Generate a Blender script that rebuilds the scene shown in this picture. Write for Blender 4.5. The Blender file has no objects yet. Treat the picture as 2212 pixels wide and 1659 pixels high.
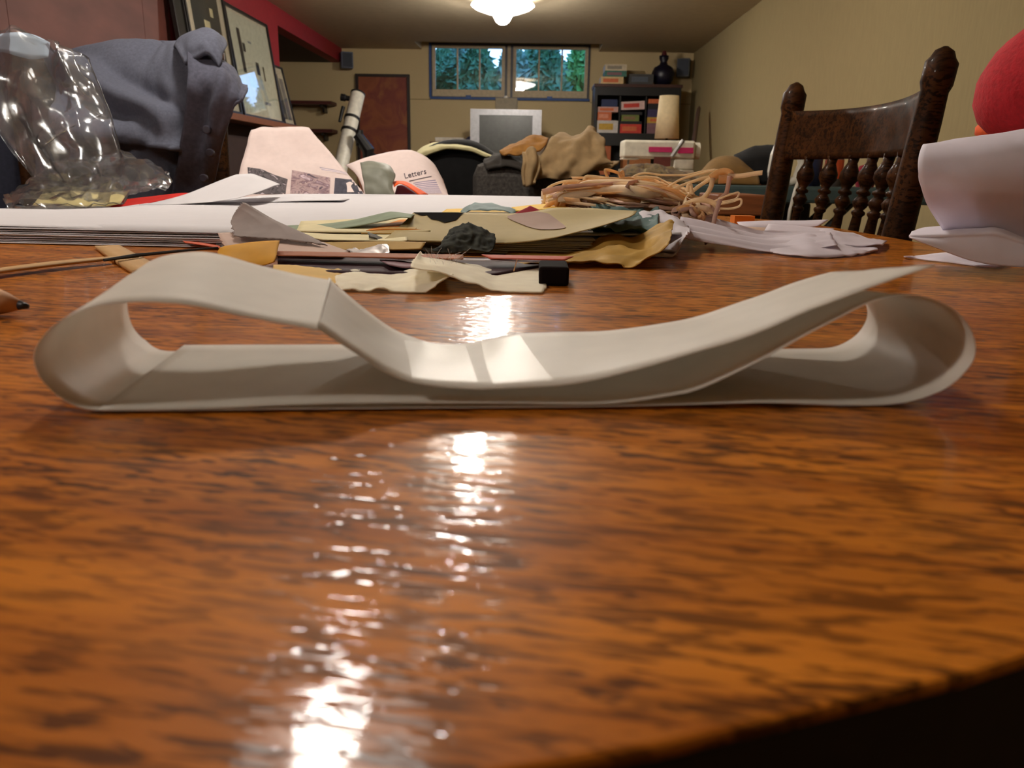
import bpy, bmesh, math, random
import numpy as np
from mathutils import Vector, Matrix, noise
from mathutils.bvhtree import BVHTree
random.seed(7)
SC = bpy.context.scene
COL = SC.collection

# ---------------------------------------------------------------- camera, world, exposure
F = 1700.0; PITCH = math.radians(14.9); ROLL = math.radians(1.0); YAW = math.radians(1.5); CZ = .075
fw = np.array([-math.sin(YAW)*math.cos(PITCH), math.cos(YAW)*math.cos(PITCH), -math.sin(PITCH)])
R0 = np.array([math.cos(YAW), math.sin(YAW), 0.0]); U0 = np.cross(R0, fw)
cr = math.cos(ROLL)*R0 + math.sin(ROLL)*U0; cu = -math.sin(ROLL)*R0 + math.cos(ROLL)*U0
CAM = np.array([0, 0, CZ])
cam = bpy.data.cameras.new('camera'); camo = bpy.data.objects.new('camera', cam); COL.objects.link(camo)
camo.matrix_world = Matrix(((cr[0], cu[0], -fw[0], 0), (cr[1], cu[1], -fw[1], 0), (cr[2], cu[2], -fw[2], CZ), (0, 0, 0, 1)))
cam.sensor_width = 36; cam.lens = F/2212*36; cam.clip_start = .01; cam.clip_end = 100
cam.dof.use_dof = True; cam.dof.focus_distance = .78; cam.dof.aperture_fstop = 17.0
SC.camera = camo

W = bpy.data.worlds.new('sky'); SC.world = W; W.use_nodes = True
wn = W.node_tree.nodes; wl = W.node_tree.links
bg = wn['Background']; tc = wn.new('ShaderNodeTexCoord'); sx = wn.new('ShaderNodeSeparateXYZ'); ramp = wn.new('ShaderNodeValToRGB')
wl.new(tc.outputs['Generated'], sx.inputs[0]); wl.new(sx.outputs[2], ramp.inputs[0]); wl.new(ramp.outputs[0], bg.inputs[0])
ramp.color_ramp.elements[0].color = (.34, .60, 1, 1); ramp.color_ramp.elements[1].color = (.12, .30, 1, 1)
bg.inputs[1].default_value = 1.8
vs = SC.view_settings; vs.view_transform = 'Standard'; vs.look = 'None'; vs.gamma = 1; vs.use_curve_mapping = False; vs.exposure = 1.42
try:
    SC.cycles.use_denoising = True; SC.cycles.sample_clamp_indirect = 6; SC.cycles.max_bounces = 10
    SC.cycles.transparent_max_bounces = 24; SC.cycles.caustics_reflective = False
except Exception: pass
LAMP = 24.0            # radiance of the three ceiling bowls
LAMPC = (1, .915, .81)

def ray(x, y): return (x-1106)*cr - (y-829.5)*cu + F*fw
def P(x, y, Y): d = ray(x, y); return CAM + d*(Y/d[1])          # point at room depth Y
def PZ(x, y, z): d = ray(x, y); return CAM + d*((z-CZ)/d[2])    # point at height z above the table top

# ---------------------------------------------------------------- materials
MC = {}
def srgb(c): return tuple(((v/255)/12.92 if v/255 <= .04045 else ((v/255+.055)/1.055)**2.4) for v in c)
def newmat(name):
    m = bpy.data.materials.new(name); m.use_nodes = True
    return m, m.node_tree.nodes, m.node_tree.links, m.node_tree.nodes['Principled BSDF']
def mat(name, col, rough=.6, metal=0, var=.12, scale=30, bump=0, coord='Object', spec=.5, stretch=(1, 1, 1)):
    """plain coloured surface: albedo given in sRGB 0-255, with fine noise variation"""
    if name in MC: return MC[name]
    m, n, l, b = newmat(name); c = srgb(col)
    t = n.new('ShaderNodeTexCoord'); mp = n.new('ShaderNodeMapping'); mp.inputs['Scale'].default_value = stretch
    nz = n.new('ShaderNodeTexNoise'); nz.inputs['Scale'].default_value = scale; nz.inputs['Detail'].default_value = 4
    l.new(t.outputs[coord], mp.inputs[0]); l.new(mp.outputs[0], nz.inputs[0])
    r = n.new('ShaderNodeValToRGB'); r.color_ramp.elements[0].position = .3; r.color_ramp.elements[1].position = .7
    r.color_ramp.elements[0].color = tuple(v*(1-var) for v in c)+(1,); r.color_ramp.elements[1].color = tuple(min(1, v*(1+var)) for v in c)+(1,)
    l.new(nz.outputs[0], r.inputs[0]); l.new(r.outputs[0], b.inputs['Base Color'])
    b.inputs['Roughness'].default_value = rough; b.inputs['Metallic'].default_value = metal; b.inputs['Specular IOR Level'].default_value = spec
    if bump:
        bp = n.new('ShaderNodeBump'); bp.inputs['Strength'].default_value = bump; bp.inputs['Distance'].default_value = .002
        l.new(nz.outputs[0], bp.inputs['Height']); l.new(bp.outputs[0], b.inputs['Normal'])
    MC[name] = m; return m
def paper(name, col, trans=.25, rough=.7, var=.06, scale=40, bump=.1, coord='Object', fiber=0):
    """thin paper: diffuse plus some light coming through"""
    if name in MC: return MC[name]
    m = mat(name, col, rough, 0, var, scale, bump, coord, .25)
    n = m.node_tree.nodes; l = m.node_tree.links; b = n['Principled BSDF']; out = n['Material Output']
    tr = n.new('ShaderNodeBsdfTranslucent'); mx = n.new('ShaderNodeMixShader'); mx.inputs[0].default_value = trans
    src = b.inputs['Base Color'].links[0].from_socket
    l.new(src, tr.inputs[0]); l.new(b.outputs[0], mx.inputs[1]); l.new(tr.outputs[0], mx.inputs[2]); l.new(mx.outputs[0], out.inputs[0])
    return m
def film(name, amount=.2, rough=.06, tint=(1, 1, 1), gain=1.0, haze=0):
    """clear plastic film: mostly see-through with mirror-like glints"""
    if name in MC: return MC[name]
    m, n, l, b = newmat(name); n.remove(b); out = n['Material Output']
    tr = n.new('ShaderNodeBsdfTransparent'); tr.inputs[0].default_value = tuple(tint)+(1,)
    gl = n.new('ShaderNodeBsdfGlossy'); gl.inputs['Roughness'].default_value = rough
    fr = n.new('ShaderNodeLayerWeight'); fr.inputs[0].default_value = amount
    mu = n.new('ShaderNodeMath'); mu.operation = 'MULTIPLY_ADD'; mu.inputs[1].default_value = .8*gain; mu.inputs[2].default_value = .05*gain; mu.use_clamp = True
    mx = n.new('ShaderNodeMixShader'); l.new(fr.outputs['Fresnel'], mu.inputs[0]); l.new(mu.outputs[0], mx.inputs[0])
    base = tr.outputs[0]
    if haze:
        df = n.new('ShaderNodeBsdfDiffuse'); df.inputs[0].default_value = (.8, .82, .86, 1); hm = n.new('ShaderNodeMixShader'); hm.inputs[0].default_value = haze
        l.new(tr.outputs[0], hm.inputs[1]); l.new(df.outputs[0], hm.inputs[2]); base = hm.outputs[0]
    l.new(base, mx.inputs[1]); l.new(gl.outputs[0], mx.inputs[2]); l.new(mx.outputs[0], out.inputs[0])
    MC[name] = m; return m
def emis(name, col, s):
    if name in MC: return MC[name]
    m, n, l, b = newmat(name); n.remove(b); e = n.new('ShaderNodeEmission'); e.inputs[0].default_value = tuple(col)+(1,); e.inputs[1].default_value = s
    l.new(e.outputs[0], n['Material Output'].inputs[0]); MC[name] = m; return m
def stripes(name, c1, c2, freq, axis=1, thr=.5, noise_amt=0):
    """flat print of lines or columns over UV"""
    if name in MC: return MC[name]
    m, n, l, b = newmat(name); t = n.new('ShaderNodeTexCoord'); s = n.new('ShaderNodeSeparateXYZ'); l.new(t.outputs['UV'], s.inputs[0])
    mu = n.new('ShaderNodeMath'); mu.operation = 'MULTIPLY'; mu.inputs[1].default_value = freq; l.new(s.outputs[axis], mu.inputs[0])
    fr = n.new('ShaderNodeMath'); fr.operation = 'FRACT'; l.new(mu.outputs[0], fr.inputs[0])
    gt = n.new('ShaderNodeMath'); gt.operation = 'GREATER_THAN'; gt.inputs[1].default_value = thr; l.new(fr.outputs[0], gt.inputs[0])
    mx = n.new('ShaderNodeMix'); mx.data_type = 'RGBA'; l.new(gt.outputs[0], mx.inputs[0])
    mx.inputs[6].default_value = srgb(c1)+(1,); mx.inputs[7].default_value = srgb(c2)+(1,)
    l.new(mx.outputs[2], b.inputs['Base Color']); b.inputs['Roughness'].default_value = .8; MC[name] = m; return m
def blotch(name, cols, scale=6, detail=3, rough=.8, coord='UV', distort=1.0):
    """several colours in soft patches (printed photos, camouflage, stained paper)"""
    if name in MC: return MC[name]
    m, n, l, b = newmat(name); t = n.new('ShaderNodeTexCoord'); nz = n.new('ShaderNodeTexNoise')
    nz.inputs['Scale'].default_value = scale; nz.inputs['Detail'].default_value = detail; nz.inputs['Distortion'].default_value = distort
    l.new(t.outputs[coord], nz.inputs[0]); r = n.new('ShaderNodeValToRGB'); l.new(nz.outputs[0], r.inputs[0])
    e = r.color_ramp.elements; k = len(cols)
    e[0].position = .3; e[0].color = srgb(cols[0])+(1,); e[1].position = .7; e[1].color = srgb(cols[-1])+(1,)
    for i in range(1, k-1):
        q = e.new(.3+.4*i/(k-1)); q.color = srgb(cols[i])+(1,)
    l.new(r.outputs[0], b.inputs['Base Color']); b.inputs['Roughness'].default_value = rough; MC[name] = m; return m

def oak(name, light, dark, pore, sx=1.0, rough=.2, coat=.5, bump=.25, rot=0):
    """varnished oak: growth bands plus dark elongated pores along the grain (x)"""
    m, n, l, b = newmat(name); t = n.new('ShaderNodeTexCoord')
    def noi(scale, detail, dist=0):
        mr = n.new('ShaderNodeMapping'); mr.inputs['Rotation'].default_value = (0, 0, rot); l.new(t.outputs['Object'], mr.inputs[0])
        mp = n.new('ShaderNodeMapping'); mp.inputs['Scale'].default_value = scale
        l.new(mr.outputs[0], mp.inputs[0]); z = n.new('ShaderNodeTexNoise'); z.inputs['Scale'].default_value = 1; z.inputs['Detail'].default_value = detail
        z.inputs['Distortion'].default_value = dist; l.new(mp.outputs[0], z.inputs[0]); return z
    def rmp(z, a, c, ca, cc):
        r = n.new('ShaderNodeValToRGB'); r.color_ramp.elements[0].position = a; r.color_ramp.elements[1].position = c
        r.color_ramp.elements[0].color = ca; r.color_ramp.elements[1].color = cc; l.new(z.outputs[0], r.inputs[0]); return r
    bands = rmp(noi((4*sx, 55*sx, 55*sx), 3, .8), .32, .68, srgb(dark)+(1,), srgb(light)+(1,))
    fine = noi((80*sx, 400*sx, 400*sx), 2, .4); pf = rmp(fine, .51, .61, (0, 0, 0, 1), (1, 1, 1, 1))
    long_ = noi((40*sx, 250*sx, 250*sx), 2, .3); pl = rmp(long_, .52, .66, (0, 0, 0, 1), (1, 1, 1, 1))
    reg = rmp(noi((6*sx, 30*sx, 30*sx), 2), .35, .65, (.5, .5, .5, 1), (.9, .9, .9, 1))
    mxm = n.new('ShaderNodeMath'); mxm.operation = 'MAXIMUM'; l.new(pf.outputs[0], mxm.inputs[0]); l.new(pl.outputs[0], mxm.inputs[1])
    mm = n.new('ShaderNodeMath'); mm.operation = 'MULTIPLY'; l.new(mxm.outputs[0], mm.inputs[0]); l.new(reg.outputs[0], mm.inputs[1])
    mx = n.new('ShaderNodeMix'); mx.data_type = 'RGBA'; l.new(mm.outputs[0], mx.inputs[0]); l.new(bands.outputs[0], mx.inputs[6]); mx.inputs[7].default_value = srgb(pore)+(1,)
    l.new(mx.outputs[2], b.inputs['Base Color']); b.inputs['Roughness'].default_value = rough
    b.inputs['Specular IOR Level'].default_value = .06; b.inputs['Coat Weight'].default_value = coat; b.inputs['Coat Roughness'].default_value = .05
    w = noi((26*sx, 240*sx, 240*sx), 3, .2)
    ad = n.new('ShaderNodeMath'); ad.operation = 'MULTIPLY_ADD'; l.new(mm.outputs[0], ad.inputs[0]); ad.inputs[1].default_value = -.45; l.new(w.outputs[0], ad.inputs[2])
    bp = n.new('ShaderNodeBump'); bp.inputs['Strength'].default_value = bump; bp.inputs['Distance'].default_value = .0006
    l.new(ad.outputs[0], bp.inputs['Height']); l.new(bp.outputs[0], b.inputs['Normal']); l.new(bp.outputs[0], b.inputs['Coat Normal'])
    MC[name] = m; return m

# ---------------------------------------------------------------- mesh helpers (all coordinates are room coordinates)
LOC = {}
def link(name, me, parent=None, origin=None, smooth=False):
    o = bpy.data.objects.new(name, me); COL.objects.link(o)
    if parent is not None:
        o.parent = parent
    return o
def make(name, verts, faces, m, parent=None, smooth=False, uvs=None, bevel=0, thick=0, keep=False):
    verts = np.array([list(v) for v in verts], float)
    if parent is not None: org = LOC[parent.name]
    elif keep: org = np.zeros(3)
    else:
        lo = verts.min(0); hi = verts.max(0); org = np.array([(lo[0]+hi[0])/2, (lo[1]+hi[1])/2, lo[2]])
    me = bpy.data.meshes.new(name); me.from_pydata([tuple(v) for v in (verts-org)], [], faces); me.update()
    o = link(name, me, parent)
    if parent is None: o.location = org; LOC[o.name] = org
    else: LOC[o.name] = org
    if m is not None:
        for mm in (m if isinstance(m, (list, tuple)) else [m]): me.materials.append(mm)
    if smooth: me.polygons.foreach_set('use_smooth', [True]*len(me.polygons))
    if uvs is not None:
        ul = me.uv_layers.new(name='UVMap')
        for lp in me.loops: ul.data[lp.index].uv = uvs[lp.vertex_index]
    if thick:
        s = o.modifiers.new('thickness', 'SOLIDIFY'); s.thickness = thick; s.offset = 0
    if bevel:
        b = o.modifiers.new('bevel', 'BEVEL'); b.width = bevel; b.segments = 2; b.limit_method = 'ANGLE'
    return o
def root(name, loc):
    o = bpy.data.objects.new(name, None); COL.objects.link(o); o.location = loc; o.empty_display_size = .05
    LOC[o.name] = np.array(loc, float); return o
def T(o, label, cat, group=None):
    o['label'] = label; o['category'] = cat
    if group: o['group'] = group
    return o
def ST(o): o['kind'] = 'structure'; return o

class MB:
    def __init__(s): s.v = []; s.f = []
    def box(s, lo, hi, M=None):
        b = len(s.v); (x0, y0, z0), (x1, y1, z1) = lo, hi
        c = [(x0, y0, z0), (x1, y0, z0), (x1, y1, z0), (x0, y1, z0), (x0, y0, z1), (x1, y0, z1), (x1, y1, z1), (x0, y1, z1)]
        if M is not None: c = [tuple(M @ Vector(p)) for p in c]
        s.v += c; s.f += [tuple(b+i for i in q) for q in ((3, 2, 1, 0), (4, 5, 6, 7), (0, 1, 5, 4), (1, 2, 6, 5), (2, 3, 7, 6), (3, 0, 4, 7))]; return s
    def tube(s, pts, rad, k=12, cap=True, squash=None):
        pts = [Vector(p) for p in pts]; n = len(pts); rad = rad if hasattr(rad, '__len__') else [rad]*n
        t0 = (pts[1]-pts[0]).normalized(); up = Vector((0, 0, 1)) if abs(t0.z) < .9 else Vector((1, 0, 0))
        nx = t0.cross(up).normalized(); base = len(s.v)
        for i, p in enumerate(pts):
            t = (pts[min(i+1, n-1)]-pts[max(i-1, 0)]).normalized(); nx = (nx-t*nx.dot(t)).normalized(); ny = t.cross(nx)
            for j in range(k):
                a = 2*math.pi*j/k; s.v.append(tuple(p+(nx*math.cos(a)+ny*math.sin(a)*(squash or 1))*rad[i]))
        for i in range(n-1):
            for j in range(k):
                s.f.append((base+i*k+j, base+i*k+(j+1) % k, base+(i+1)*k+(j+1) % k, base+(i+1)*k+j))
        if cap: s.f.append(tuple(base+j for j in reversed(range(k)))); s.f.append(tuple(base+(n-1)*k+j for j in range(k)))
        return s
    def lathe(s, prof, c=(0, 0, 0), k=24, M=None):
        base = len(s.v); n = len(prof)
        for r, z in prof:
            for j in range(k):
                a = 2*math.pi*j/k; p = Vector((r*math.cos(a), r*math.sin(a), z))
                if M is not None: p = M @ p
                s.v.append((p.x+c[0], p.y+c[1], p.z+c[2]))
        for i in range(n-1):
            for j in range(k): s.f.append((base+i*k+j, base+i*k+(j+1) % k, base+(i+1)*k+(j+1) % k, base+(i+1)*k+j))
        s.f.append(tuple(base+j for j in reversed(range(k)))); s.f.append(tuple(base+(n-1)*k+j for j in range(k))); return s
    def strip(s, pts, w, side=None):
        """flat ribbon along a path"""
        pts = [Vector(p) for p in pts]; base = len(s.v); n = len(pts)
        for i, p in enumerate(pts):
            t = (pts[min(i+1, n-1)]-pts[max(i-1, 0)]).normalized(); sd = Vector(side) if side is not None else Vector((0, 0, 1))
            d = t.cross(sd)
            if d.length < 1e-4: d = Vector((0, 1, 0))
            d = t.cross(d.normalized()) if side is None else d.normalized()
            ww = w[i] if hasattr(w, '__len__') else w
            s.v += [tuple(p-d*ww/2), tuple(p+d*ww/2)]
        for i in range(n-1): s.f.append((base+2*i, base+2*i+1, base+2*i+3, base+2*i+2))
        return s
    def out(s, name, m, parent=None, **kw): return make(name, s.v, s.f, m, parent, **kw)
def box(name, lo, hi, m, parent=None, bevel=0, M=None): return MB().box(lo, hi, M).out(name, m, parent, bevel=bevel)

def crom(p, n, linear=False):
    p = np.array(p, float); k = len(p)
    if k == 1: return np.repeat(p, n, 0)
    t = np.linspace(0, k-1, n)
    if linear or k == 2: return np.stack([np.interp(t, np.arange(k), p[:, j]) for j in range(p.shape[1])], 1)
    q = np.vstack([2*p[0]-p[1], p, 2*p[-1]-p[-2]]); i = np.minimum(t.astype(int), k-2); f = (t-i)[:, None]
    a, b, c, d = q[i], q[i+1], q[i+2], q[i+3]
    return .5*((2*b)+(-a+c)*f+(2*a-5*b+4*c-d)*f**2+(-a+3*b-3*c+d)*f**3)
def pt(q, Y=None):
    if q[0] == 'w': return np.array(q[1], float)
    if len(q) == 4: return PZ(q[0], q[1], q[3])
    y = q[2] if len(q) > 2 else Y
    if isinstance(y, tuple): return PZ(q[0], q[1], y[1])
    return P(q[0], q[1], y)
def grid_of(rows, nu, nv, lin_u=False, lin_v=False):
    R = []
    for Y, pts in rows: R.append(crom([pt(q, Y) for q in pts], nu, lin_u))
    R = np.array(R); out = np.zeros((nv, nu, 3))
    for j in range(nu): out[:, j] = crom(R[:, j], nv, lin_v)
    return out
def normals(G):
    du = np.gradient(G, axis=1); dv = np.gradient(G, axis=0); n = np.cross(du, dv); l = np.linalg.norm(n, axis=2, keepdims=True); return n/np.maximum(l, 1e-9)
def from_grid(name, G, m, parent=None, thick=.0008, smooth=True):
    nv, nu = G.shape[:2]
    f = [(i*nu+j, i*nu+j+1, (i+1)*nu+j+1, (i+1)*nu+j) for i in range(nv-1) for j in range(nu-1)]
    uv = [(j/(nu-1), 1-i/(nv-1)) for i in range(nv) for j in range(nu)]
    return make(name, G.reshape(-1, 3), f, m, parent, smooth, uv, thick=thick)
def S(name, rows, m, parent=None, n=(28, 14), thick=.0008, crumple=None, disp=None, lin=(False, False), zmin=None, smooth=True, ragged=0):
    """a draped sheet through rows of control points (image point + room depth), real 3-D surface with thickness"""
    nu, nv = n; G = grid_of(rows, nu, nv, *lin)
    N = normals(G)
    if disp is not None:
        for i in range(nv):
            for j in range(nu): G[i, j] += N[i, j]*disp(j/(nu-1), i/(nv-1))
    if crumple:
        a, sc = crumple
        for i in range(nv):
            for j in range(nu):
                v = Vector(G[i, j])*sc; G[i, j] += N[i, j]*a*(abs(noise.noise(v))*2-.5+.5*noise.noise(v*2.3))
    if ragged:
        for i in (0, nv-1):
            k = 1 if i == 0 else nv-2
            for j in range(nu): G[i, j] += (G[i, j]-G[k, j])*ragged*noise.noise(Vector((j*.9, i*3.1, sum(map(ord, name)) % 17)))
        for j in (0, nu-1):
            k = 1 if j == 0 else nu-2
            for i in range(nv): G[i, j] += (G[i, j]-G[i, k])*ragged*noise.noise(Vector((i*.9, j*3.1, 5.5)))
    if zmin is not None: G[:, :, 2] = np.maximum(G[:, :, 2], zmin)
    return from_grid(name, G, m, parent, thick, smooth)
def bvh_of(objs):
    v = []; f = []
    for o in objs:
        b = len(v); me = o.data; org = Vector(LOC[o.name]); v += [tuple(x.co+org) for x in me.vertices]; f += [tuple(b+i for i in p.vertices) for p in me.polygons]
    return BVHTree.FromPolygons(v, f)
def on_surface(T_, q, eps=.0012):
    d = Vector(ray(*q)).normalized(); h = T_.ray_cast(Vector(CAM), d)
    if h[0] is None: return None
    n = h[1] if h[1].dot(d) < 0 else -h[1]; return h[0]+n*eps
def decal(name, on, rows, m, n=(12, 6), eps=.0012, parent=None):
    """flat print lying on a sheet's surface, following its curve"""
    T_ = bvh_of([on]); nu, nv = n
    R = np.array([crom([q for q in r], nu, True) for r in rows]); G = np.zeros((nv, nu, 2))
    for j in range(nu): G[:, j] = crom(R[:, j], nv, len(rows) < 3)
    out = np.zeros((nv, nu, 3)); last = None; ok = np.zeros((nv, nu), bool)
    for i in range(nv):
        for j in range(nu):
            p = on_surface(T_, G[i, j], eps)
            if p is not None: out[i, j] = p; ok[i, j] = True
    idx = {}; V = []; uv = []
    for i in range(nv):
        for j in range(nu):
            if ok[i, j]: idx[i, j] = len(V); V.append(out[i, j]); uv.append((j/(nu-1), 1-i/(nv-1)))
    Fc = [(idx[i, j], idx[i, j+1], idx[i+1, j+1], idx[i+1, j]) for i in range(nv-1) for j in range(nu-1) if all(k in idx for k in ((i, j), (i, j+1), (i+1, j+1), (i+1, j)))]
    if not Fc: print('decal missed', name); return None
    return make(name, V, Fc, m, parent or on, True, uv)
def text_decal(name, on, txt, x, y, h, ang, m, parent=None, eps=.0014):
    cu_ = bpy.data.curves.new('t', 'FONT'); cu_.body = txt; cu_.size = 1; cu_.resolution_u = 2; to = bpy.data.objects.new('t', cu_); COL.objects.link(to)
    me = bpy.data.meshes.new_from_object(to.evaluated_get(bpy.context.evaluated_depsgraph_get())); bpy.data.objects.remove(to)
    T_ = bvh_of([on]); ca, sa = math.cos(ang), math.sin(ang); V = []
    for v in me.vertices:
        px = x+(v.co.x*ca-v.co.y*sa)*h; py = y-(v.co.x*sa+v.co.y*ca)*h
        p = on_surface(T_, (px, py), eps); V.append(p if p is not None else Vector(P(px, py, 1.7)))
    return make(name, V, [tuple(p.vertices) for p in me.polygons], m, parent or on)

# ---------------------------------------------------------------- palette
beige = mat('beige wall paint', (208, 186, 142), .85, var=.05, scale=120, bump=.05)
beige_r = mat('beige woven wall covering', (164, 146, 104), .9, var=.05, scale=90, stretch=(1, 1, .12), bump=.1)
red_p = mat('dark red wall paint', (150, 30, 38), .7, var=.08)
brown_c = mat('dark brown boards', (58, 38, 30), .8)
ceil_m = mat('off white ceiling paint', (206, 190, 160), .9, var=.04, scale=14)
plank = mat('reddish brown plywood', (112, 64, 56), .6, var=.22, scale=2.5, stretch=(1, 1, 3))
carpet = mat('dark brown carpet', (52, 42, 34), 1, var=.3, scale=200, bump=.5)
black = mat('black paint', (18, 17, 18), .45)
blackcloth = mat('black cloth', (16, 16, 18), .95, var=.3)
white_pl = mat('white plastic', (222, 218, 205), .4)
chairwood = oak('dark stained oak', (72, 43, 20), (44, 26, 12), (20, 12, 7), sx=.5, rough=.5, coat=.05, bump=.1)
tablewood = oak('golden oak table top', (208, 126, 38), (160, 88, 24), (46, 18, 6), sx=1.0, rough=.45, coat=.5, bump=.30, rot=math.radians(9))
woodlight = mat('pale wood', (190, 140, 85), .6, var=.15, scale=12, stretch=(1, 12, 12))
woodmid = mat('brown wood', (132, 76, 40), .5, var=.2, scale=12, stretch=(1, 10, 10))

# ================================================================ SETTING
D = 9.5; WR = 1.72; WL = -2.24; CE = 1.42; FL = -.76; YB = -2.6; RX = -4.2; SB = 1.27
ST(box('floor', (RX-.2, YB-.2, FL-.1), (WR+.2, D+.2, FL), carpet))
nx0, nx1, ny = -1.33, .66, 8.95
cb = MB(); cb.box((RX-.2, YB-.2, CE), (nx0, D+.2, CE+.3)); cb.box((nx1, YB-.2, CE), (WR+.2, D+.2, CE+.3)); cb.box((nx0, YB-.2, CE), (nx1, ny, CE+.3)); cb.box((nx0, ny, 1.545), (nx1, D+.2, CE+.3))
ST(cb.out('ceiling', ceil_m))
wx0, wx1, wz0, wz1 = -1.235, .565, .905, 1.49       # window opening
wb = MB(); wb.box((RX-.2, D, FL), (wx0, D+.15, 1.6)); wb.box((wx1, D, FL), (WR+.2, D+.15, 1.6)); wb.box((wx0, D, FL), (wx1, D+.15, wz0)); wb.box((wx0, D, wz1), (wx1, D+.15, 1.6))
ST(wb.out('wall_back', beige))
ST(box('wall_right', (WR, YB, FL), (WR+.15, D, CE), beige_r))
ST(box('wall_front', (RX-.2, YB-.15, FL), (WR+.2, YB, CE), beige))
wl_ = ST(box('wall_left', (WL-.15, YB, FL), (WL, 7.2, CE), red_p))
ST(box('wall_recess', (RX-.15, 7.0, FL), (RX, D, CE), beige))
ST(box('wall_recess_side', (RX, 6.9, FL), (WL-.15, 7.05, CE), beige))
sf = MB(); sf.box((WL-.12, 7.2, SB), (WL, D, CE)); ST(sf.out('trim_1', red_p))                          # red soffit face
ST(box('ceiling_recess', (RX, 7.2, SB), (WL-.12, D, CE), brown_c))                                      # lower dark ceiling of the recess
# plywood sheets on the near part of the left wall, one object per sheet
y = YB+.02
while y < 5.0:
    y1 = min(y+1.218, 5.06)
    box('plywood_panel', (WL, y, .38), (WL+.014, y1-.004, CE-.002), plank, wl_); y += 1.218
box('ledge', (WL, 5.0, .40), (WL+.20, 7.25, .445), woodmid, wl_, .004)
box('wainscot_panel', (WL, YB+.02, FL), (WL+.03, 7.19, .399), brown_c, wl_)
ST(box('baseboard_right', (WR-.015, YB, FL), (WR, D, FL+.1), woodmid))
ST(box('baseboard_back', (WL, D-.015, FL), (WR-.015, D, FL+.1), woodmid))
ST(MB().box((WL, D-.006, .885), (wx0, D, .893)).box((wx1+.02, D-.006, .875), (WR, D, .883)).out('trim_2', mat('wall seam strip', (150, 128, 90), .8)))  # thin darker strips along the seam of the back wall

# ---- window
win = root('window_1', ((wx0+wx1)/2, D, wz0)); ST(win)
frame_m = mat('pale painted window wood', (196, 178, 146), .6)
blue_t = mat('blue reflection strip', (42, 78, 140), .6)
dk = mat('dark bronze window track', (60, 58, 66), .5)
cx_ = -.345
fo = MB(); yy0, yy1 = D-.02, D+.10
fo.box((wx0, yy0, wz0), (wx1, yy1, wz0+.02)); fo.box((wx0, yy0, wz1-.02), (wx1, yy1, wz1)); fo.box((wx0, yy0, wz0+.02), (wx0+.02, yy1, wz1-.02)); fo.box((wx1-.02, yy0, wz0+.02), (wx1, yy1, wz1-.02))
fo.out('outer_frame', dk, win)
tp = MB(); tp.box((wx0-.005, D-.026, wz0-.012), (wx1+.01, D-.021, wz0+.012)); tp.box((wx0-.012, D-.026, wz0+.012), (wx0+.012, D-.021, wz1)); tp.out('reflection_edge', blue_t, win)  # added blue strips, their colour standing in for a bluish reflection along the frame
mc = MB(); mc.box((cx_-.045, D-.018, wz0+.02), (cx_-.018, D+.06, wz1-.02)); mc.box((cx_+.018, D-.018, wz0+.02), (cx_+.045, D+.06, wz1-.02)); mc.out('centre_post', dk, win)
box('centre_strip', (cx_-.0175, D-.012, wz0+.02), (cx_+.0175, D+.06, wz1-.02), frame_m, win)
pane_m = film('window glass', .16, .0, gain=1.2)
for a, b in ((wx0+.021, cx_-.046), (cx_+.046, wx1-.021)):
    s = MB(); st = .035; zb, zt = wz0+.021, wz1-.021
    s.box((a, D, zb), (b, D+.04, zb+.075)); s.box((a, D, zt-.03), (b, D+.04, zt)); s.box((a, D, zb+.075), (a+st, D+.04, zt-.03)); s.box((b-st, D, zb+.075), (b, D+.04, zt-.03))
    so = s.out('sash', frame_m, win); wd = (b-a-2*st)/3
    for k in range(3):
        x0 = a+st+k*wd
        box('pane', (x0+.001, D+.016, zb+.076), (x0+wd-.001, D+.020, zt-.031), pane_m, so)
        if k: box('muntin', (x0-.009, D+.004, zb+.0755), (x0+.009, D+.034, zt-.0305), frame_m, so)
    box('latch', ((a+b)/2-.03, D-.024, zb-.012), ((a+b)/2+.03, D-.001, zb+.014), mat('dark latch metal', (40, 60, 100), .4, .6), so, .003)

# ---- outside the window
ST(box('ground_outside', (-7, D+.2, .35), (7, D+9, .55), mat('garden soil', (90, 80, 60), 1)))
leafm = [mat('dark conifer green', (52, 100, 62), .7, var=.3), mat('leaf green', (84, 140, 66), .6, var=.3), mat('grey green leaf', (96, 130, 104), .7, var=.3)]
bark = mat('tree bark', (96, 76, 62), .9)
def bush(x, y, w, h, mi, label, nleaf=2600):
    r = root('shrub', (x, y, .55)); T(r, label, 'shrub', 'garden shrubs outside the window')
    MB().tube([(x, y, .55), (x+.02, y, .55+h*.4), (x-.02, y, .55+h*.8)], [.05, .035, .01], 8).out('trunk', bark, r)
    rnd = random.Random(int(x*100+y)); m = MB()
    for i in range(nleaf):
        u = rnd.random(); z = h*(.04+.96*u); rr = w*(1-u**4*.7)*math.sqrt(rnd.random())*(.8+.4*noise.noise(Vector((x*3, z*4, 1)))); a = rnd.random()*6.283
        c = Vector((x+rr*math.cos(a), y+rr*math.sin(a)*.8, .55+z)); s_ = .05+.07*rnd.random()
        d1 = Vector((rnd.gauss(0, 1), rnd.gauss(0, 1), rnd.gauss(0, 1))).normalized(); d2 = d1.orthogonal().normalized(); b = len(m.v)
        m.v += [tuple(c-d1*s_), tuple(c+d2*s_*.5), tuple(c+d1*s_), tuple(c-d2*s_*.5)]; m.f.append((b, b+1, b+2, b+3))
    o = m.out('foliage', leafm[mi], r); o['kind'] = 'stuff'
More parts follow.
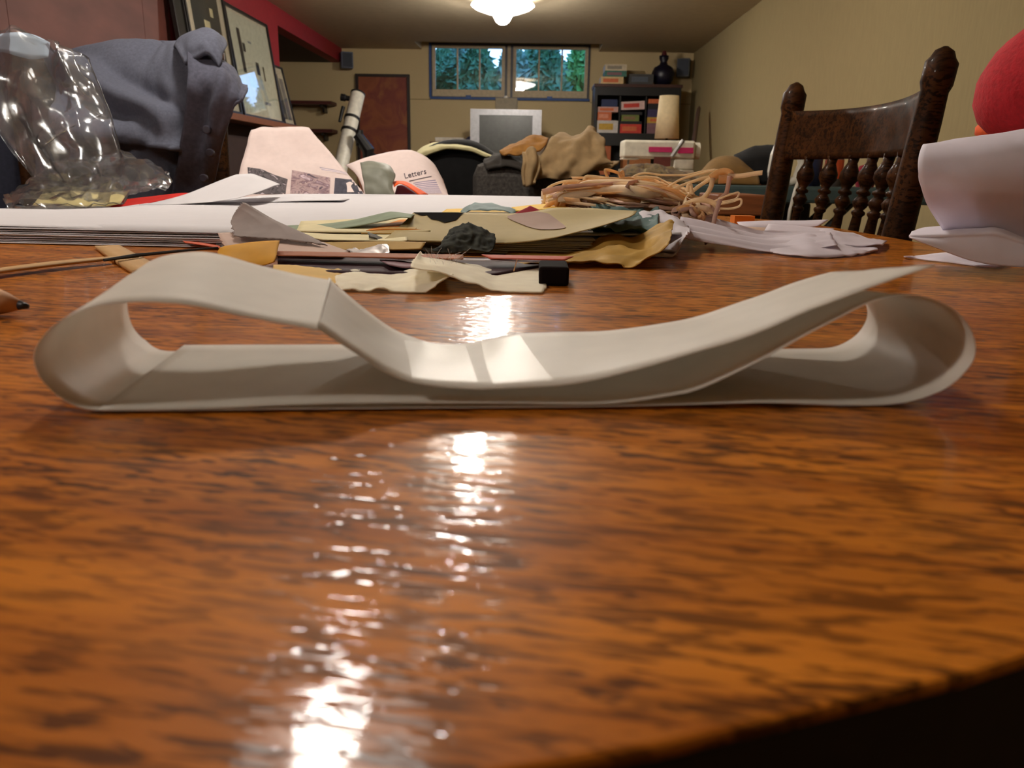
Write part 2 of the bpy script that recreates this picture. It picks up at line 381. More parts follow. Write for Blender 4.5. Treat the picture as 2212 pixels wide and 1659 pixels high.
for a in [(-2.0, 12.3, .46, 1.36, 2, 'loose grey green shrub outside behind the leftmost window pane'), (-1.45, 12.6, .46, 1.26, 0, 'dark green shrub outside, second from the left behind the window'),
          (-.92, 12.3, .46, 1.26, 0, 'low dark shrub outside behind the third pane from the left'), (-.40, 12.6, .46, 1.30, 2, 'pale loose shrub outside behind the centre post of the window'),
          (.12, 12.3, .46, 1.28, 0, 'dark shrub outside behind the lamp reflection in the window'), (.64, 12.6, .46, 1.32, 1, 'green shrub outside behind the middle of the right sash'),
          (1.16, 12.3, .46, 1.46, 0, 'tall dark conifer outside behind the rightmost window pane')]: bush(*a)
for a in [(-3.0, 15.4, 1.0, 2.1, 1, 'big green tree standing far left beyond the window shrubs', 2500), (-1.5, 16.2, .9, 1.95, 2, 'pale tree standing behind the left sash shrubs', 2500), (0, 15.6, .9, 1.75, 0, 'dark tree standing behind the centre post of the window', 2500), (1.5, 16.0, .9, 1.9, 1, 'leafy tree standing behind the right sash shrubs', 2500)]: bush(*a)

# ================================================================ LAMPS
lampm = emis('lit lamp glass', LAMPC, LAMP); rimm = emis('dim outer lamp glass', LAMPC, LAMP*.30); brass = mat('brass', (190, 150, 80), .3, .9)
for (x, y, pw, lab) in [(-.30, 6.72, 1.0, 'lit glass ceiling lamp in front of the window, pointed at the bottom'), (-.33, 4.14, 1.0, 'lit glass ceiling lamp over the middle of the room, above the frame'),
                        (-.48, 1.60, .58, 'lit glass ceiling lamp right over the oak table, above the frame'), (-1.70, -.35, .75, 'lit glass ceiling lamp left of the photographer, outside the frame')]:
    r = root('ceiling_lamp', (x, y, CE-.19)); T(r, lab, 'lamp', 'glass ceiling lamps')
    MB().lathe([(.0, 1.42), (.09, 1.42), (.09, 1.40), (.0, 1.40)], (x, y, 0)).out('ceiling_plate', brass, r)
    MB().lathe([(.0, 1.215), (.025, 1.218), (.05, 1.235), (.068, 1.265), (.08, 1.29), (.085, 1.2965), (.0, 1.2965)], (x, y, 0), 28).out('glass_bulb', emis('lit lamp glass %.2f' % pw, LAMPC, LAMP*5.2*pw), r, smooth=True)
    MB().lathe([(.0, 1.297), (.125, 1.297), (.15, 1.305), (.22, 1.33), (.25, 1.352), (.245, 1.362), (.18, 1.375), (.09, 1.392), (.0, 1.392)], (x, y, 0), 32).out('glass_dish', emis('dim outer lamp glass %.2f' % pw, LAMPC, LAMP*.22*pw), r, smooth=True)

# ================================================================ TABLE
tcx, tR, ty0, ty1 = -.19, .68, .739, 1.30
def outline(Rr, k=40):
    p = [(tcx+Rr*math.cos(math.pi+math.pi*i/k), ty0+Rr*math.sin(math.pi+math.pi*i/k)) for i in range(k+1)]
    return p+[(tcx+Rr*math.cos(math.pi*i/k), ty1+Rr*math.sin(math.pi*i/k)) for i in range(k+1)]
def slab(name, Rr, z0, z1, m, parent, bev=0, inner=None):
    o = outline(Rr); n = len(o); v = [(x, y, z0) for x, y in o]+[(x, y, z1) for x, y in o]; f = [(i, (i+1) % n, n+(i+1) % n, n+i) for i in range(n)]
    if inner:
        q = outline(inner); v += [(x, y, z0) for x, y in q]+[(x, y, z1) for x, y in q]
        f += [(2*n+(i+1) % n, 2*n+i, 3*n+i, 3*n+(i+1) % n) for i in range(n)]+[((i+1) % n, i, 2*n+i, 2*n+(i+1) % n) for i in range(n)]+[(n+i, n+(i+1) % n, 3*n+(i+1) % n, 3*n+i) for i in range(n)]
    else: f += [tuple(reversed(range(n))), tuple(n+i for i in range(n))]
    return make(name, v, f, m, parent, bevel=bev)
tb = root('dining_table', (tcx, 1.02, FL)); T(tb, 'oval golden oak dining table with a glossy varnished top, strewn with papers', 'table')
slab('tabletop', tR, -.003, 0, tablewood, tb, .001)
slab('shaded_edge', tR-.001, -.030, -.0031, mat('shaded edge wood', (40, 24, 12), .8), tb, 0, tR-.03)  # table edge darkened in colour, standing in for the shade on its unlit side
slab('apron', tR-.09, -.10, -.0032, chairwood, tb, 0, tR-.115)
for sx_, sy_ in ((-.42, .5), (.0, .5), (-.42, 1.54), (-.02, 1.54)):
    MB().lathe([(.0, FL), (.025, FL), (.03, FL+.05), (.022, FL+.09), (.04, FL+.2), (.045, FL+.45), (.03, FL+.52), (.045, FL+.56), (.045, -.0034), (.0, -.0034)], (sx_, sy_, 0), 16).out('leg', chairwood, tb, smooth=True)

# ================================================================ CHAIRS
def chair(name, cx, cy, rz, top, label, w=.45, REC=.062):
    """pressed-back oak chair; local x along the back, y to the front, z = height in the room"""
    r = root(name, (cx, cy, FL)); T(r, label, 'chair', 'carved oak dining chairs')
    M = Matrix.Translation((cx, cy, 0)) @ Matrix.Rotation(rz, 4, 'Z'); seat = FL+.45
    def back(z): return -REC*max(0, (z-seat))/(top-seat)+.05     # recline
    def w3(x, y, z): return tuple(M @ Vector((x, y, z)))
    hw = w/2; prof = [(FL, .018), (FL+.2, .021), (seat-.02, .023), (seat+.1, .023), (top-.24, .022), (top-.1, .0205), (top-.06, .019), (top-.05, .0225), (top-.022, .0225), (top-.015, .017), (top-.006, .013), (top, .003)]
    prof = [(FL+.16*0, .018)]+prof[1:]
    for s in (-1, 1):
        MB().tube([w3(s*(hw-.03*max(0, (top-z))/(top-FL)), back(z)-(.06*max(0, seat-z)/.45), z) for z, _ in prof], [q for _, q in prof], 14).out('post', chairwood, r, smooth=True)
    # pressed crest rail, bowed backwards
    zt, zb = top-.055, top-.147; nu, nv = 25, 9; G = np.zeros((nv, nu, 3))
    def bow(u): return -.045*(1-(2*u-1)**2)
    V = []; 
    for sgn in (1, -1):
        for i in range(nv):
            for j in range(nu):
                u = j/(nu-1); v = i/(nv-1); x = (u-.5)*(w-.03); z = zb+(zt-zb)*v-.006*(1-(2*u-1)**2)*v
                emb = .0 if sgn < 0 or i in (0, nv-1) else .0022*noise.noise(Vector((u*14, v*5, 2)))+.0018*math.sin(u*40)*math.sin(v*6.28)
                V.append(w3(x, back(z)+bow(u)+sgn*.010+emb, z))
    n1 = nu*nv; Fc = []
    for i in range(nv-1):
        for j in range(nu-1):
            a = i*nu+j; Fc.append((a, a+nu, a+nu+1, a+1)); Fc.append((n1+a, n1+a+1, n1+a+nu+1, n1+a+nu))
    for j in range(nu-1): Fc.append((j, j+1, n1+j+1, n1+j)); a = (nv-1)*nu+j; Fc.append((a+1, a, n1+a, n1+a+1))
    for i in range(nv-1): a = i*nu; Fc.append((a, n1+a, n1+a+nu, a+nu)); b = i*nu+nu-1; Fc.append((b+nu, n1+b+nu, n1+b, b))
    make('crest_rail', V, Fc, chairwood, r, True)
    z0 = seat+.06
    MB().tube([w3((u-.5)*(w-.03), back(z0)+bow(u)*.6, z0) for u in [i/8 for i in range(9)]], .016, 10).out('lower_rail', chairwood, r, smooth=True)
    L_ = zb-z0; dz = [(0, .010), (.012, .0085), (.020, .012), (.030, .0165), (.040, .0165), (.050, .010), (.057, .007), (.060, .012), (.064, .012), (.067, .007), (.072, .011), (.078, .0145), (.085, .011), (.090, .007), (.093, .0115), (.097, .0115), (.101, .008), (.13, .0095), (.2, .0105), (L_*.8, .009), (L_, .009)]
    sp = [(1-d/L_, q) for d, q in reversed(dz)]
    for k in range(6):
        u = .14+.72*k/5; x = (u-.5)*(w-.03)
        MB().tube([w3(x, back(z0+L_*t)+bow(u)*(.6+.4*t), z0+(L_+.004)*t) for t, _ in sp], [q for _, q in sp], 12).out('spindle', chairwood, r, smooth=True)
    sv = [(-hw+.0, .04), (hw, .04), (hw+.01, .42), (hw-.04, .46), (-hw+.04, .46), (-hw-.01, .42)]
    v = [w3(x, y, seat-.03) for x, y in sv]+[w3(x, y, seat) for x, y in sv]
    make('seat', v, [(5, 4, 3, 2, 1, 0), tuple(range(6, 12))]+[(i, (i+1) % 6, 6+(i+1) % 6, 6+i) for i in range(6)], chairwood, r, bevel=.008)
    for s in (-1, 1):
        MB().tube([w3(s*(hw-.02), .44, FL), w3(s*(hw-.025), .43, FL+.12), w3(s*(hw-.03), .42, FL+.25), w3(s*(hw-.03), .41, seat-.03)], [.014, .02, .016, .022], 12).out('leg', chairwood, r, smooth=True)
        MB().tube([w3(s*(hw-.025), .0, FL+.2), w3(s*(hw-.025), .43, FL+.2)], .010, 8).out('stretcher', chairwood, r)
    MB().tube([w3(-hw+.03, .43, FL+.24), w3(hw-.03, .43, FL+.24)], .010, 8).out('stretcher', chairwood, r)
    return r
a_ = math.atan2(.456, -.064)
# back centre line so that the reclined post tops stand at (.572,1.212) and (.508,1.668)
fx, fy = -math.sin(a_), math.cos(a_)
chair('dining_chair', .540+fx*.012, 1.44+fy*.012, a_, .26, 'dark carved oak chair with turned spindles pushed in at the right of the table', .46)
jx, jy, ja = -1.045, 2.06, math.radians(200)
chair('dining_chair', jx, jy, ja, .385, 'dark oak chair under the grey blue jacket at the left end of the table', .46)

# ---- jacket on the chair
denim = mat('grey blue cotton', (84, 87, 102), .95, var=.14, scale=160, bump=.25)
denim_d = mat('grey blue cotton seam', (74, 75, 90), .95, var=.2, scale=120, bump=.3)
jk = root('jacket', (-.85, 1.88, -.02)); T(jk, 'grey blue cotton jacket hung over the chair at the left of the table', 'jacket')
def folds(u, v):
    r_ = lambda a, b, wd, am: am*math.exp(-((v-a-b*u)**2)/wd)
    return .012*math.sin((u*3.2+v*2.1)*3.1)+.010*noise.noise(Vector((u*5, v*5, 3)))+.004*noise.noise(Vector((u*14, v*9, 3)))+r_(.20, .55, .003, .022)-r_(.32, .55, .004, .030)+r_(.42, .45, .003, .022)-r_(.60, .22, .003, .045)+r_(.70, .15, .003, .02)-r_(.80, -.05, .003, .03)
S('body', [(2.06, [(110, 170), (180, 170), (250, 170), (330, 160), (420, 160)]),
           (2.03, [(100, 125), (160, 118), (240, 122), (330, 112), (425, 110)]),
           (1.98, [(100, 112), (160, 100), (220, 104), (290, 97), (330, 84), (352, 81), (372, 90), (410, 95), (440, 98)]),
           (1.90, [(105, 150), (170, 140), (230, 140), (300, 135), (350, 130), (400, 130), (450, 130)]),
           (1.85, [(120, 210), (185, 215), (240, 205), (300, 190), (360, 190), (410, 200), (450, 200)]),
           (1.82, [(140, 280), (200, 285), (260, 265), (320, 250), (370, 245), (410, 250), (440, 250)]),
           (1.84, [(160, 340), (230, 345), (280, 325), (330, 305), (370, 300), (400, 300), (430, 300)]),
           (1.85, [(190, 400), (260, 400), (310, 385), (350, 370), (380, 355), (410, 350), (430, 350)]),
           (1.86, [(215, 440), (280, 440), (330, 440), (370, 440), (400, 440), (430, 440)])], denim, jk, (54, 48), .006, None, folds)
nc = S('coat', [(2.16, [(-80, 140), (0, 128), (80, 126), (160, 140), (230, 170)]), (2.05, [(-80, 150), (0, 140), (80, 140), (170, 155), (240, 190)]), (1.98, [(-80, 250), (0, 245), (90, 245), (180, 260), (250, 290)]), (1.96, [(-80, 350), (0, 350), (90, 350), (180, 360), (260, 380)]), (1.95, [(-80, 480), (0, 480), (90, 480), (180, 480), (270, 480)])], mat('dark navy wool', (34, 36, 52), .95, var=.2, scale=120, bump=.2), None, (30, 24), .01, None, lambda u, v: .014*math.sin(u*14+v*3))
T(nc, 'dark navy coat hanging left of the grey blue jacket behind the clear bag', 'coat')
S('front_flap', [(1.85, [(405, 92), (440, 98), (468, 132), (500, 152), (520, 165), (537, 184)]),
                 (1.80, [(405, 120), (440, 128), (470, 150), (500, 170), (520, 182), (536, 194)]),
                 (1.76, [(405, 175), (440, 180), (468, 195), (492, 208), (508, 212), (522, 212)]),
                 (1.77, [(400, 240), (436, 245), (460, 255), (482, 262), (494, 262), (502, 245)]),
                 (1.79, [(388, 320), (424, 325), (448, 330), (468, 330), (476, 325), (484, 300)]),
                 (1.80, [(376, 390), (410, 395), (436, 395), (455, 395), (463, 390), (470, 370)]),
                 (1.82, [(368, 436), (400, 436), (425, 436), (445, 436), (455, 430), (462, 420)])], denim_d, jk, (30, 40), .006, None,
  lambda u, v: .008*math.sin(u*9)+.006*noise.noise(Vector((u*6, v*9, 1)))-.012*math.exp(-((u-.45)**2)/.006)*(1 if .2 < v < .65 else 0))
S('collar', [(1.93, [(380, 110), (405, 88), (435, 80), (465, 84), (484, 105)]),
             (1.88, [(378, 100), (402, 78), (436, 67), (470, 73), (488, 98)]),
             (1.82, [(388, 116), (412, 98), (440, 88), (464, 95), (480, 118)]),
             (1.80, [(400, 140), (420, 126), (445, 118), (462, 128), (474, 148)])], denim, jk, (22, 14), .008, None, lambda u, v: .006*noise.noise(Vector((u*5, v*5, 9))))
for q in ((452, 330), (445, 280), (438, 385)):
    p = P(q[0], q[1], 1.745); MB().tube([p, p+np.array([.0, .012, 0])], .009, 12).out('button', mat('dark button', (48, 46, 60), .4), jk, bevel=.002)

# ---- person standing at the right edge of the frame
skin = mat('skin', (214, 120, 78), .5, var=.05); redk = mat('red knitted sweater', (168, 22, 34), .9, var=.18, scale=220, bump=.4); orangek = mat('orange shirt cuff', (214, 84, 26), .85, var=.1, scale=160, bump=.2)
trous = mat('dark blue trousers', (36, 40, 58), .9); hairm = mat('dark brown hair', (48, 32, 24), .7, var=.3, scale=80, stretch=(6, 6, 1))
pr_ = root('person', (1.02, .78, FL)); T(pr_, 'person in a red sweater with an orange cuff reaching in at the right edge', 'person')
def skinned(name, js, es, m, parent, rootv=0, lvl=2):
    org = LOC[parent.name]; me = bpy.data.meshes.new(name); me.from_pydata([tuple(np.array(p)-org) for p, _ in js], es, []); o = link(name, me, parent); LOC[o.name] = org
    sk = o.modifiers.new('skin', 'SKIN'); sv = me.skin_vertices[0].data
    for i, (_, q) in enumerate(js): sv[i].radius = (q, q) if not isinstance(q, tuple) else q; sv[i].use_root = (i == rootv)
    sk.use_smooth_shade = True
    s = o.modifiers.new('sub', 'SUBSURF'); s.levels = lvl; s.render_levels = lvl; me.materials.append(m); return o
B = (1.04, .80)
wr = P(2196, 292, .86); hand = wr+np.array([.022, -.012, -.055])
js = [((B[0], B[1], .13), .13), ((B[0]-.1, B[1]-.06, .05), .09), ((B[0]-.11, B[1]-.07, -.32), .06), ((B[0]-.11, B[1]-.04, FL+.07), .042), ((B[0]-.20, B[1]-.09, FL+.035), .034),
      ((B[0]+.1, B[1]+.06, .05), .09), ((B[0]+.11, B[1]+.07, -.32), .06), ((B[0]+.11, B[1]+.10, FL+.07), .042), ((B[0]+.02, B[1]+.06, FL+.035), .034),
      ((B[0]-.01, B[1], .35), .115), ((B[0]-.03, B[1], .56), .12), ((B[0]-.05, B[1], .68), .05), ((B[0]-.08, B[1], .78), .075), ((B[0]-.09, B[1], .88), .085),
      ((B[0]-.09, B[1]-.17, .60), .055), ((.80, .70, .36), .042), (tuple(wr), .024), (tuple(hand), .030),
      ((B[0]+.02, B[1]+.19, .60), .055), ((B[0]+.05, B[1]+.26, .33), .042), ((B[0]-.02, B[1]+.25, .10), .026), ((B[0]-.04, B[1]+.25, .02), .03)]
es = [(0, 1), (1, 2), (2, 3), (3, 4), (0, 5), (5, 6), (6, 7), (7, 8), (0, 9), (9, 10), (10, 11), (11, 12), (12, 13), (10, 14), (14, 15), (15, 16), (16, 17), (10, 18), (18, 19), (19, 20), (20, 21)]
# five fingers on each hand
for (hi, dirs) in ((17, (.35, -.25, -.75)), (21, (0, 0, -1))):
    h = np.array(js[hi][0]); d = np.array(dirs)/np.linalg.norm(dirs); sd = np.cross(d, (0.3, -.9, .2)); sd /= np.linalg.norm(sd)
    for k, ln in ((-1.5, .055), (-.5, .07), (.5, .074), (1.5, .066)):
        a = h+d*.03+sd*k*.014; b = a+d*ln*.5; c = b+d*ln*.35+np.array([-.01, 0, -.012]); i0 = len(js); js += [(tuple(a), .0095), (tuple(b), .0085), (tuple(c), .007)]; es += [(hi, i0), (i0, i0+1), (i0+1, i0+2)]
    a = h-sd*.03; i0 = len(js); js += [(tuple(a+d*.005), .011), (tuple(a+d*.035-sd*.01), .009)]; es += [(hi, i0), (i0, i0+1)]
skinned('body', js, es, skin, pr_, 0, 1)
skinned('sweater', [((B[0], B[1], .08), .17), ((B[0]-.01, B[1], .32), .155), ((B[0]-.03, B[1], .54), .155), ((B[0]-.05, B[1], .665), .07)], [(0, 1), (1, 2), (2, 3)], redk, pr_, 0, 2)
skinned('sleeve', [((B[0]-.05, B[1]-.10, .58), .095), ((B[0]-.09, B[1]-.19, .55), .085), ((.80, .70, .36), .070), (tuple(P(2250, 180, .80)), .060), (tuple(P(2199, 212, .84)), .050), (tuple(P(2196, 254, .855)), .038)], [(k, k+1) for k in range(5)], redk, pr_, 0, 2)
skinned('sleeve', [((B[0]-.02, B[1]+.10, .58), .095), ((B[0]+.03, B[1]+.20, .55), .085), ((B[0]+.05, B[1]+.26, .33), .068), ((B[0]-.01, B[1]+.25, .14), .048)], [(k, k+1) for k in range(3)], redk, pr_, 0, 2)
cuf = P(2200, 250, .856); MB().tube([cuf, P(2198, 272, .857), P(2194, 292, .858), P(2192, 302, .858)], [.030, .0375, .037, .030], 18).out('cuff', orangek, pr_, smooth=True)
tr = [((B[0], B[1], .13), .155), ((B[0]-.1, B[1]-.06, .04), .105), ((B[0]-.11, B[1]-.07, -.32), .078), ((B[0]-.11, B[1]-.04, FL+.07), .065), ((B[0]+.1, B[1]+.06, .04), .105), ((B[0]+.11, B[1]+.07, -.32), .078), ((B[0]+.11, B[1]+.10, FL+.07), .065)]
skinned('trousers', tr, [(0, 1), (1, 2), (2, 3), (0, 4), (4, 5), (5, 6)], trous, pr_, 0, 2)
hp = MB(); hp.lathe([(.0, 1.005), (.05, .995), (.085, .965), (.104, .91), (.104, .85), (.09, .79), (.08, .79), (.0, .80)], (B[0]-.065, B[1], 0), 20); hp.out('hair', hairm, pr_, smooth=True)
for s in (-1, 1): MB().lathe([(0, -.011), (.008, -.008), (.011, 0), (.008, .008), (0, .011)], (B[0]-.165, B[1]+s*.032, .86), 12).out('eye', mat('eye white', (230, 225, 220), .3), pr_, smooth=True)
MB().tube([(B[0]-.165, B[1], .86), (B[0]-.185, B[1], .835), (B[0]-.19, B[1], .82), (B[0]-.165, B[1], .815)], [.008, .012, .014, .008], 10).out('nose', skin, pr_, smooth=True)
MB().tube([(B[0]-.155, B[1]-.025, .785), (B[0]-.168, B[1], .784), (B[0]-.155, B[1]+.025, .785)], [.004, .007, .004], 8).out('mouth', mat('lips', (170, 80, 70), .5), pr_, smooth=True)

# ================================================================ THINGS ON THE TABLE
# ---- the folded ribbon of tissue paper in front
rib = paper('waxy off white tissue', (238, 234, 226), .36, .5, .03, 60, .05)
near = [(2020, 572), (1880, 620), (1760, 665), (1650, 712), (1550, 748), (1400, 792), (1250, 826), (1100, 838), (1000, 838), (900, 826), (830, 800), (760, 756), (687, 711), (683, 713), (600, 697), (500, 677), (400, 660), (290, 653), (200, 663), (130, 695), (88, 735), (74, 775), (90, 820), (130, 858), (190, 884), (300, 891), (450, 890), (650, 887), (850, 884), (1050, 882), (1250, 879), (1450, 875), (1650, 870), (1830, 879), (1950, 870), (2040, 840), (2092, 795), (2107, 755), (2094, 708), (2055, 666), (1995, 641), (1930, 641), (1870, 657), (1780, 703), (1680, 757), (1530, 833), (1440, 856), (1300, 870), (1100, 882), (740, 895), (400, 902), (215, 906)]
far = [(1795, 588), (1705, 615), (1620, 645), (1530, 678), (1440, 698), (1330, 713), (1200, 718), (1100, 722), (1030, 738), (960, 744), (900, 732), (830, 700), (717, 607), (713, 604), (640, 592), (560, 572), (480, 552), (420, 545), (350, 555), (302, 580), (280, 615), (274, 655), (284, 700), (310, 732), (350, 752), (430, 761), (520, 763), (640, 756), (850, 757), (1050, 757), (1250, 757), (1450, 757), (1620, 757), (1735, 757), (1800, 750), (1845, 728), (1868, 700), (1874, 672), (1864, 646), (1838, 628), (1800, 620), (1750, 628), (1690, 648), (1600, 678), (1500, 710), (1400, 730), (1300, 742), (1200, 750), (1050, 754), (850, 757), (600, 762), (400, 765)]
yfar = lambda x: .318+.000024*(x-350)
ynear = lambda x: .233+.0000172*(x-260)
Nn = np.array([P(q[0], q[1], ynear(q[0])) for q in near]); Ff = np.array([P(q[0], q[1], yfar(q[0])) for q in far])
n_b = len(near)
for i in range(24, 34): Nn[i, 2] = max(Nn[i, 2], .0012); Ff[i, 2] = .0012
for i in range(47, 52): Nn[i, 2] = .0022+.0004*(i-47) if i < 50 else .0016; Ff[i, 2] = .0035
NN = crom(Nn, 330); FF = crom(Ff, 330); nv = 9; G = np.zeros((nv, 330, 3))
for k in range(nv):
    t = k/(nv-1); G[k] = FF*(1-t)+NN*t
for k in range(nv):
    for j in range(330):
        v = Vector(G[k, j]); G[k, j, 2] += .0006*noise.noise(v*45) if G[k, j, 2] > .006 else 0
G[:, :, 2] = np.maximum(G[:, :, 2], .0008)
ribbon = from_grid('paper_ribbon', G, rib, None, .0002)
T(ribbon, 'long white strip of tissue paper curled into two loops, lying nearest in front', 'paper')
tape_m = film('clear sticky tape', .06, .38, (.985, .98, .965), .14)
for q in ([[(872, 738), (935, 742), (1005, 748)], [(884, 785), (950, 790), (1020, 792)], [(890, 820), (960, 826), (1032, 828)]], [[(1040, 740), (1080, 735), (1122, 726)], [(1050, 790), (1100, 785), (1160, 780)], [(1066, 832), (1130, 828), (1195, 824)]]):
    decal('tape', ribbon, q, tape_m, (18, 12), .0006)

# ---- stack of big white sheets
wp = paper('white drawing paper', (216, 213, 217), .12, .8, .015)
rnd = random.Random(3)
for k in range(9):
    jx0, jx1, jy0 = rnd.uniform(-.012, .012), rnd.uniform(-.02, .03), rnd.uniform(-.008, .008)
    nu, nv = 30, 10; G = np.zeros((nv, nu, 3))
    for i in range(nv):
        for j in range(nu):
            u = j/(nu-1); v = i/(nv-1); x = -.80+jx0+u*(.93+jx1-.02*k*.3); tt = min(1, max(0, (x+.66)/.24)); yb_ = 1.08+.42*tt*tt*(3-2*tt); yf_ = .80-jy0-.003*(8-k)-.012*u; yv = yb_+(yf_-yb_)*v
            z = .0012+k*.00155+max(0, yv-.8)/.7*.0016*k+.0006*math.sin(u*9+k*1.3)*(k > 0)
            G[i, j] = (x, yv, z)
    T(from_grid('paper_sheet', G, wp, None, .0005), ('second', 'third', 'fourth', 'fifth', 'sixth', 'seventh', 'eighth', 'ninth', 'tenth')[8-k]+' large white sheet counted down from the top of the stack', 'paper', 'white sheets in the stack')
top = S('paper_sheet', [(1.50, [(470, 437), (520, 428), (600, 420), (700, 419), (850, 420), (1000, 422), (1180, 425), (1320, 430), (1450, 440)]),
      (1.35, [(255, 452), (330, 438), (450, 438), (600, 434), (800, 434), (1000, 435), (1180, 437), (1330, 442), (1460, 450)]),
      (1.15, [(60, 473), (160, 470), (260, 456), (480, 452), (750, 451), (1000, 452), (1180, 454), (1340, 458), (1470, 466)]),
      (.95, [(-120, 476), (80, 474), (280, 472), (500, 474), (750, 474), (1000, 475), (1180, 477), (1340, 480), (1475, 486)]),
      (.80, [(-190, 487), (0, 488), (250, 496), (500, 504), (750, 508), (1000, 508), (1180, 508), (1330, 508), (1470, 506)])], wp, None, (44, 20), .0005)
T(top, 'top white sheet of the stack, its back left corner cut in a wave', 'paper')
fl = S('paper_sheet', [(1.40, [(470, 392), (510, 377), (545, 375), (590, 392), (604, 398)]), (1.33, [(400, 420), (450, 410), (500, 405), (550, 403), (590, 402)]), (1.26, [(330, 438), (400, 437), (470, 433), (530, 421), (570, 410)]), (1.22, [(300, 442), (380, 441), (450, 437), (510, 429), (545, 419)])], wp, None, (24, 12), .0006, lin=(True, False))
T(fl, 'white sheet with a raised torn corner on the left of the stack', 'paper')
T(S('paper_sheet', [(1.42, [(560, 426), (620, 424), (700, 428), (760, 429)]), (1.3, [(430, 441), (550, 438), (650, 434), (740, 433)])], wp, None, (14, 6), .0006), 'thin white sheet lying flat behind the raised torn corner', 'paper')
T(S('paper_sheet', [(1.44, [(190, 440), (260, 432), (330, 424), (395, 417), (425, 419)]), (1.34, [(150, 448), (230, 450), (280, 447), (350, 434), (410, 424)])], paper('bright red card', (206, 40, 32), .1), None, (16, 6), .0008), 'bright red card between the clear bag and the white stack', 'card')
T(S('paper_sheet', [(1.46, [(90, 420), (150, 412), (220, 416), (280, 410)]), (1.33, [(70, 444), (150, 448), (210, 448), (260, 440)])], paper('pale yellow paper', (226, 206, 140), .15), None, (14, 6), .0008), 'pale yellow paper under the clear plastic bag', 'paper')

# ---- newspapers behind
newsp = paper('newsprint', (226, 208, 204), .15, .9, .03, 90)
np1 = root('newspaper', (-.5, 1.72, .0)); T(np1, 'folded newspaper standing up behind the stack with three printed photos', 'newspaper')
s1 = S('front_page', [(1.78, [(543, 282), (580, 275), (625, 274), (668, 277)]), (1.73, [(530, 330), (600, 328), (660, 330), (716, 330)]), (1.67, [(516, 380), (600, 376), (690, 380), (757, 382)]), (1.62, [(509, 420), (600, 424), (700, 424), (789, 424)]), (1.60, [(508, 446), (600, 448), (700, 448), (795, 448)])], newsp, np1, (26, 22), .0012, (.006, 14))
S('back_page', [(1.78, [(543, 283), (580, 276), (625, 275), (668, 278)]), (1.86, [(545, 330), (600, 325), (660, 325), (705, 335)]), (1.92, [(540, 415), (600, 416), (690, 416), (750, 416)])], newsp, np1, (16, 12), .0012)
ph = [blotch('printed harbour photo', [(40, 36, 40), (96, 88, 92), (58, 52, 56), (196, 182, 190)], 5), blotch('printed street photo', [(70, 56, 74), (176, 150, 150), (110, 84, 96), (206, 184, 192)], 4), blotch('printed dark photo', [(44, 44, 58), (62, 60, 74), (78, 76, 88)], 3)]
decal('printed_photo', s1, [[(535, 362), (565, 366), (592, 378), (622, 388)], [(537, 392), (580, 398), (619, 402)], [(540, 420), (580, 420), (617, 420)]], ph[0], (18, 10))
decal('printed_photo', s1, [[(631, 368), (670, 376), (714, 385)], [(627, 419), (668, 420), (712, 420)]], ph[1], (16, 8))
decal('printed_photo', s1, [[(724, 385), (750, 388), (772, 389)], [(721, 420), (750, 420), (785, 420)]], ph[2], (12, 6))
decal('printed_figure', s1, [[(748, 397), (757, 394), (764, 398)], [(750, 405), (754, 404), (759, 404)], [(750, 417), (758, 417), (766, 417)]], mat('printed white figure', (226, 210, 206), .9), (8, 10), .0022)
decal('printed_text', s1, [[(690, 362), (725, 368), (760, 377)], [(698, 370), (727, 374), (764, 381)]], stripes('grey text lines', (226, 208, 204), (150, 140, 160), 2), (14, 4))
np2 = root('newspaper', (-.32, 1.76, .0)); T(np2, 'rolled newspaper with the heading Letters, arching right of the other newspaper', 'newspaper')
s2 = S('front_page', [(1.84, [(747, 357), (800, 338), (860, 324), (905, 330), (935, 353), (956, 390)]), (1.77, [(770, 378), (820, 368), (870, 362), (915, 366), (945, 385), (962, 405)]), (1.71, [(785, 412), (830, 410), (880, 408), (930, 410), (955, 415), (968, 422)]), (1.67, [(785, 448), (830, 448), (880, 448), (930, 448), (955, 448), (975, 448)])], newsp, np2, (30, 22), .0012, (.002, 12))
S('back_page', [(1.84, [(749, 358), (800, 339), (860, 325), (905, 331), (934, 354), (954, 390)]), (1.92, [(770, 380), (820, 370), (870, 366), (915, 372), (940, 390), (955, 410)]), (1.95, [(780, 414), (830, 414), (880, 414), (915, 414), (940, 414), (955, 414)])], newsp, np2, (16, 10), .0012)
inkm = mat('printing ink', (52, 44, 60), .9)
text_decal('printed_heading', s2, 'Letters', 874, 387, 17, math.radians(13), inkm)
decal('printed_text', s2, [[(884, 391.5), (908, 386), (932, 381)], [(884, 393), (908, 387.5), (932, 382.5)]], inkm, (12, 3))
decal('printed_text', s2, [[(892, 396), (915, 392), (940, 389)], [(908, 410), (930, 408), (950, 410)], [(915, 419), (935, 419), (955, 419)]], stripes('small text column', (214, 196, 200), (140, 128, 150), 9), (14, 12))
gr = paper('grey green paper', (140, 142, 128), .3, .5, .12, 30)
T(S('paper_scrap', [(1.60, [(778, 352), (800, 349), (815, 350), (838, 357), (850, 366)]), (1.55, [(782, 372), (800, 366), (820, 366), (840, 372), (853, 384)]), (1.52, [(786, 398), (805, 394), (822, 392), (838, 396), (848, 402)]), (1.50, [(790, 428), (812, 428), (830, 428), (845, 428), (856, 428)])], gr, None, (20, 16), .0012, (.003, 30)), 'curled grey green piece of paper standing in front of the newspapers', 'paper')
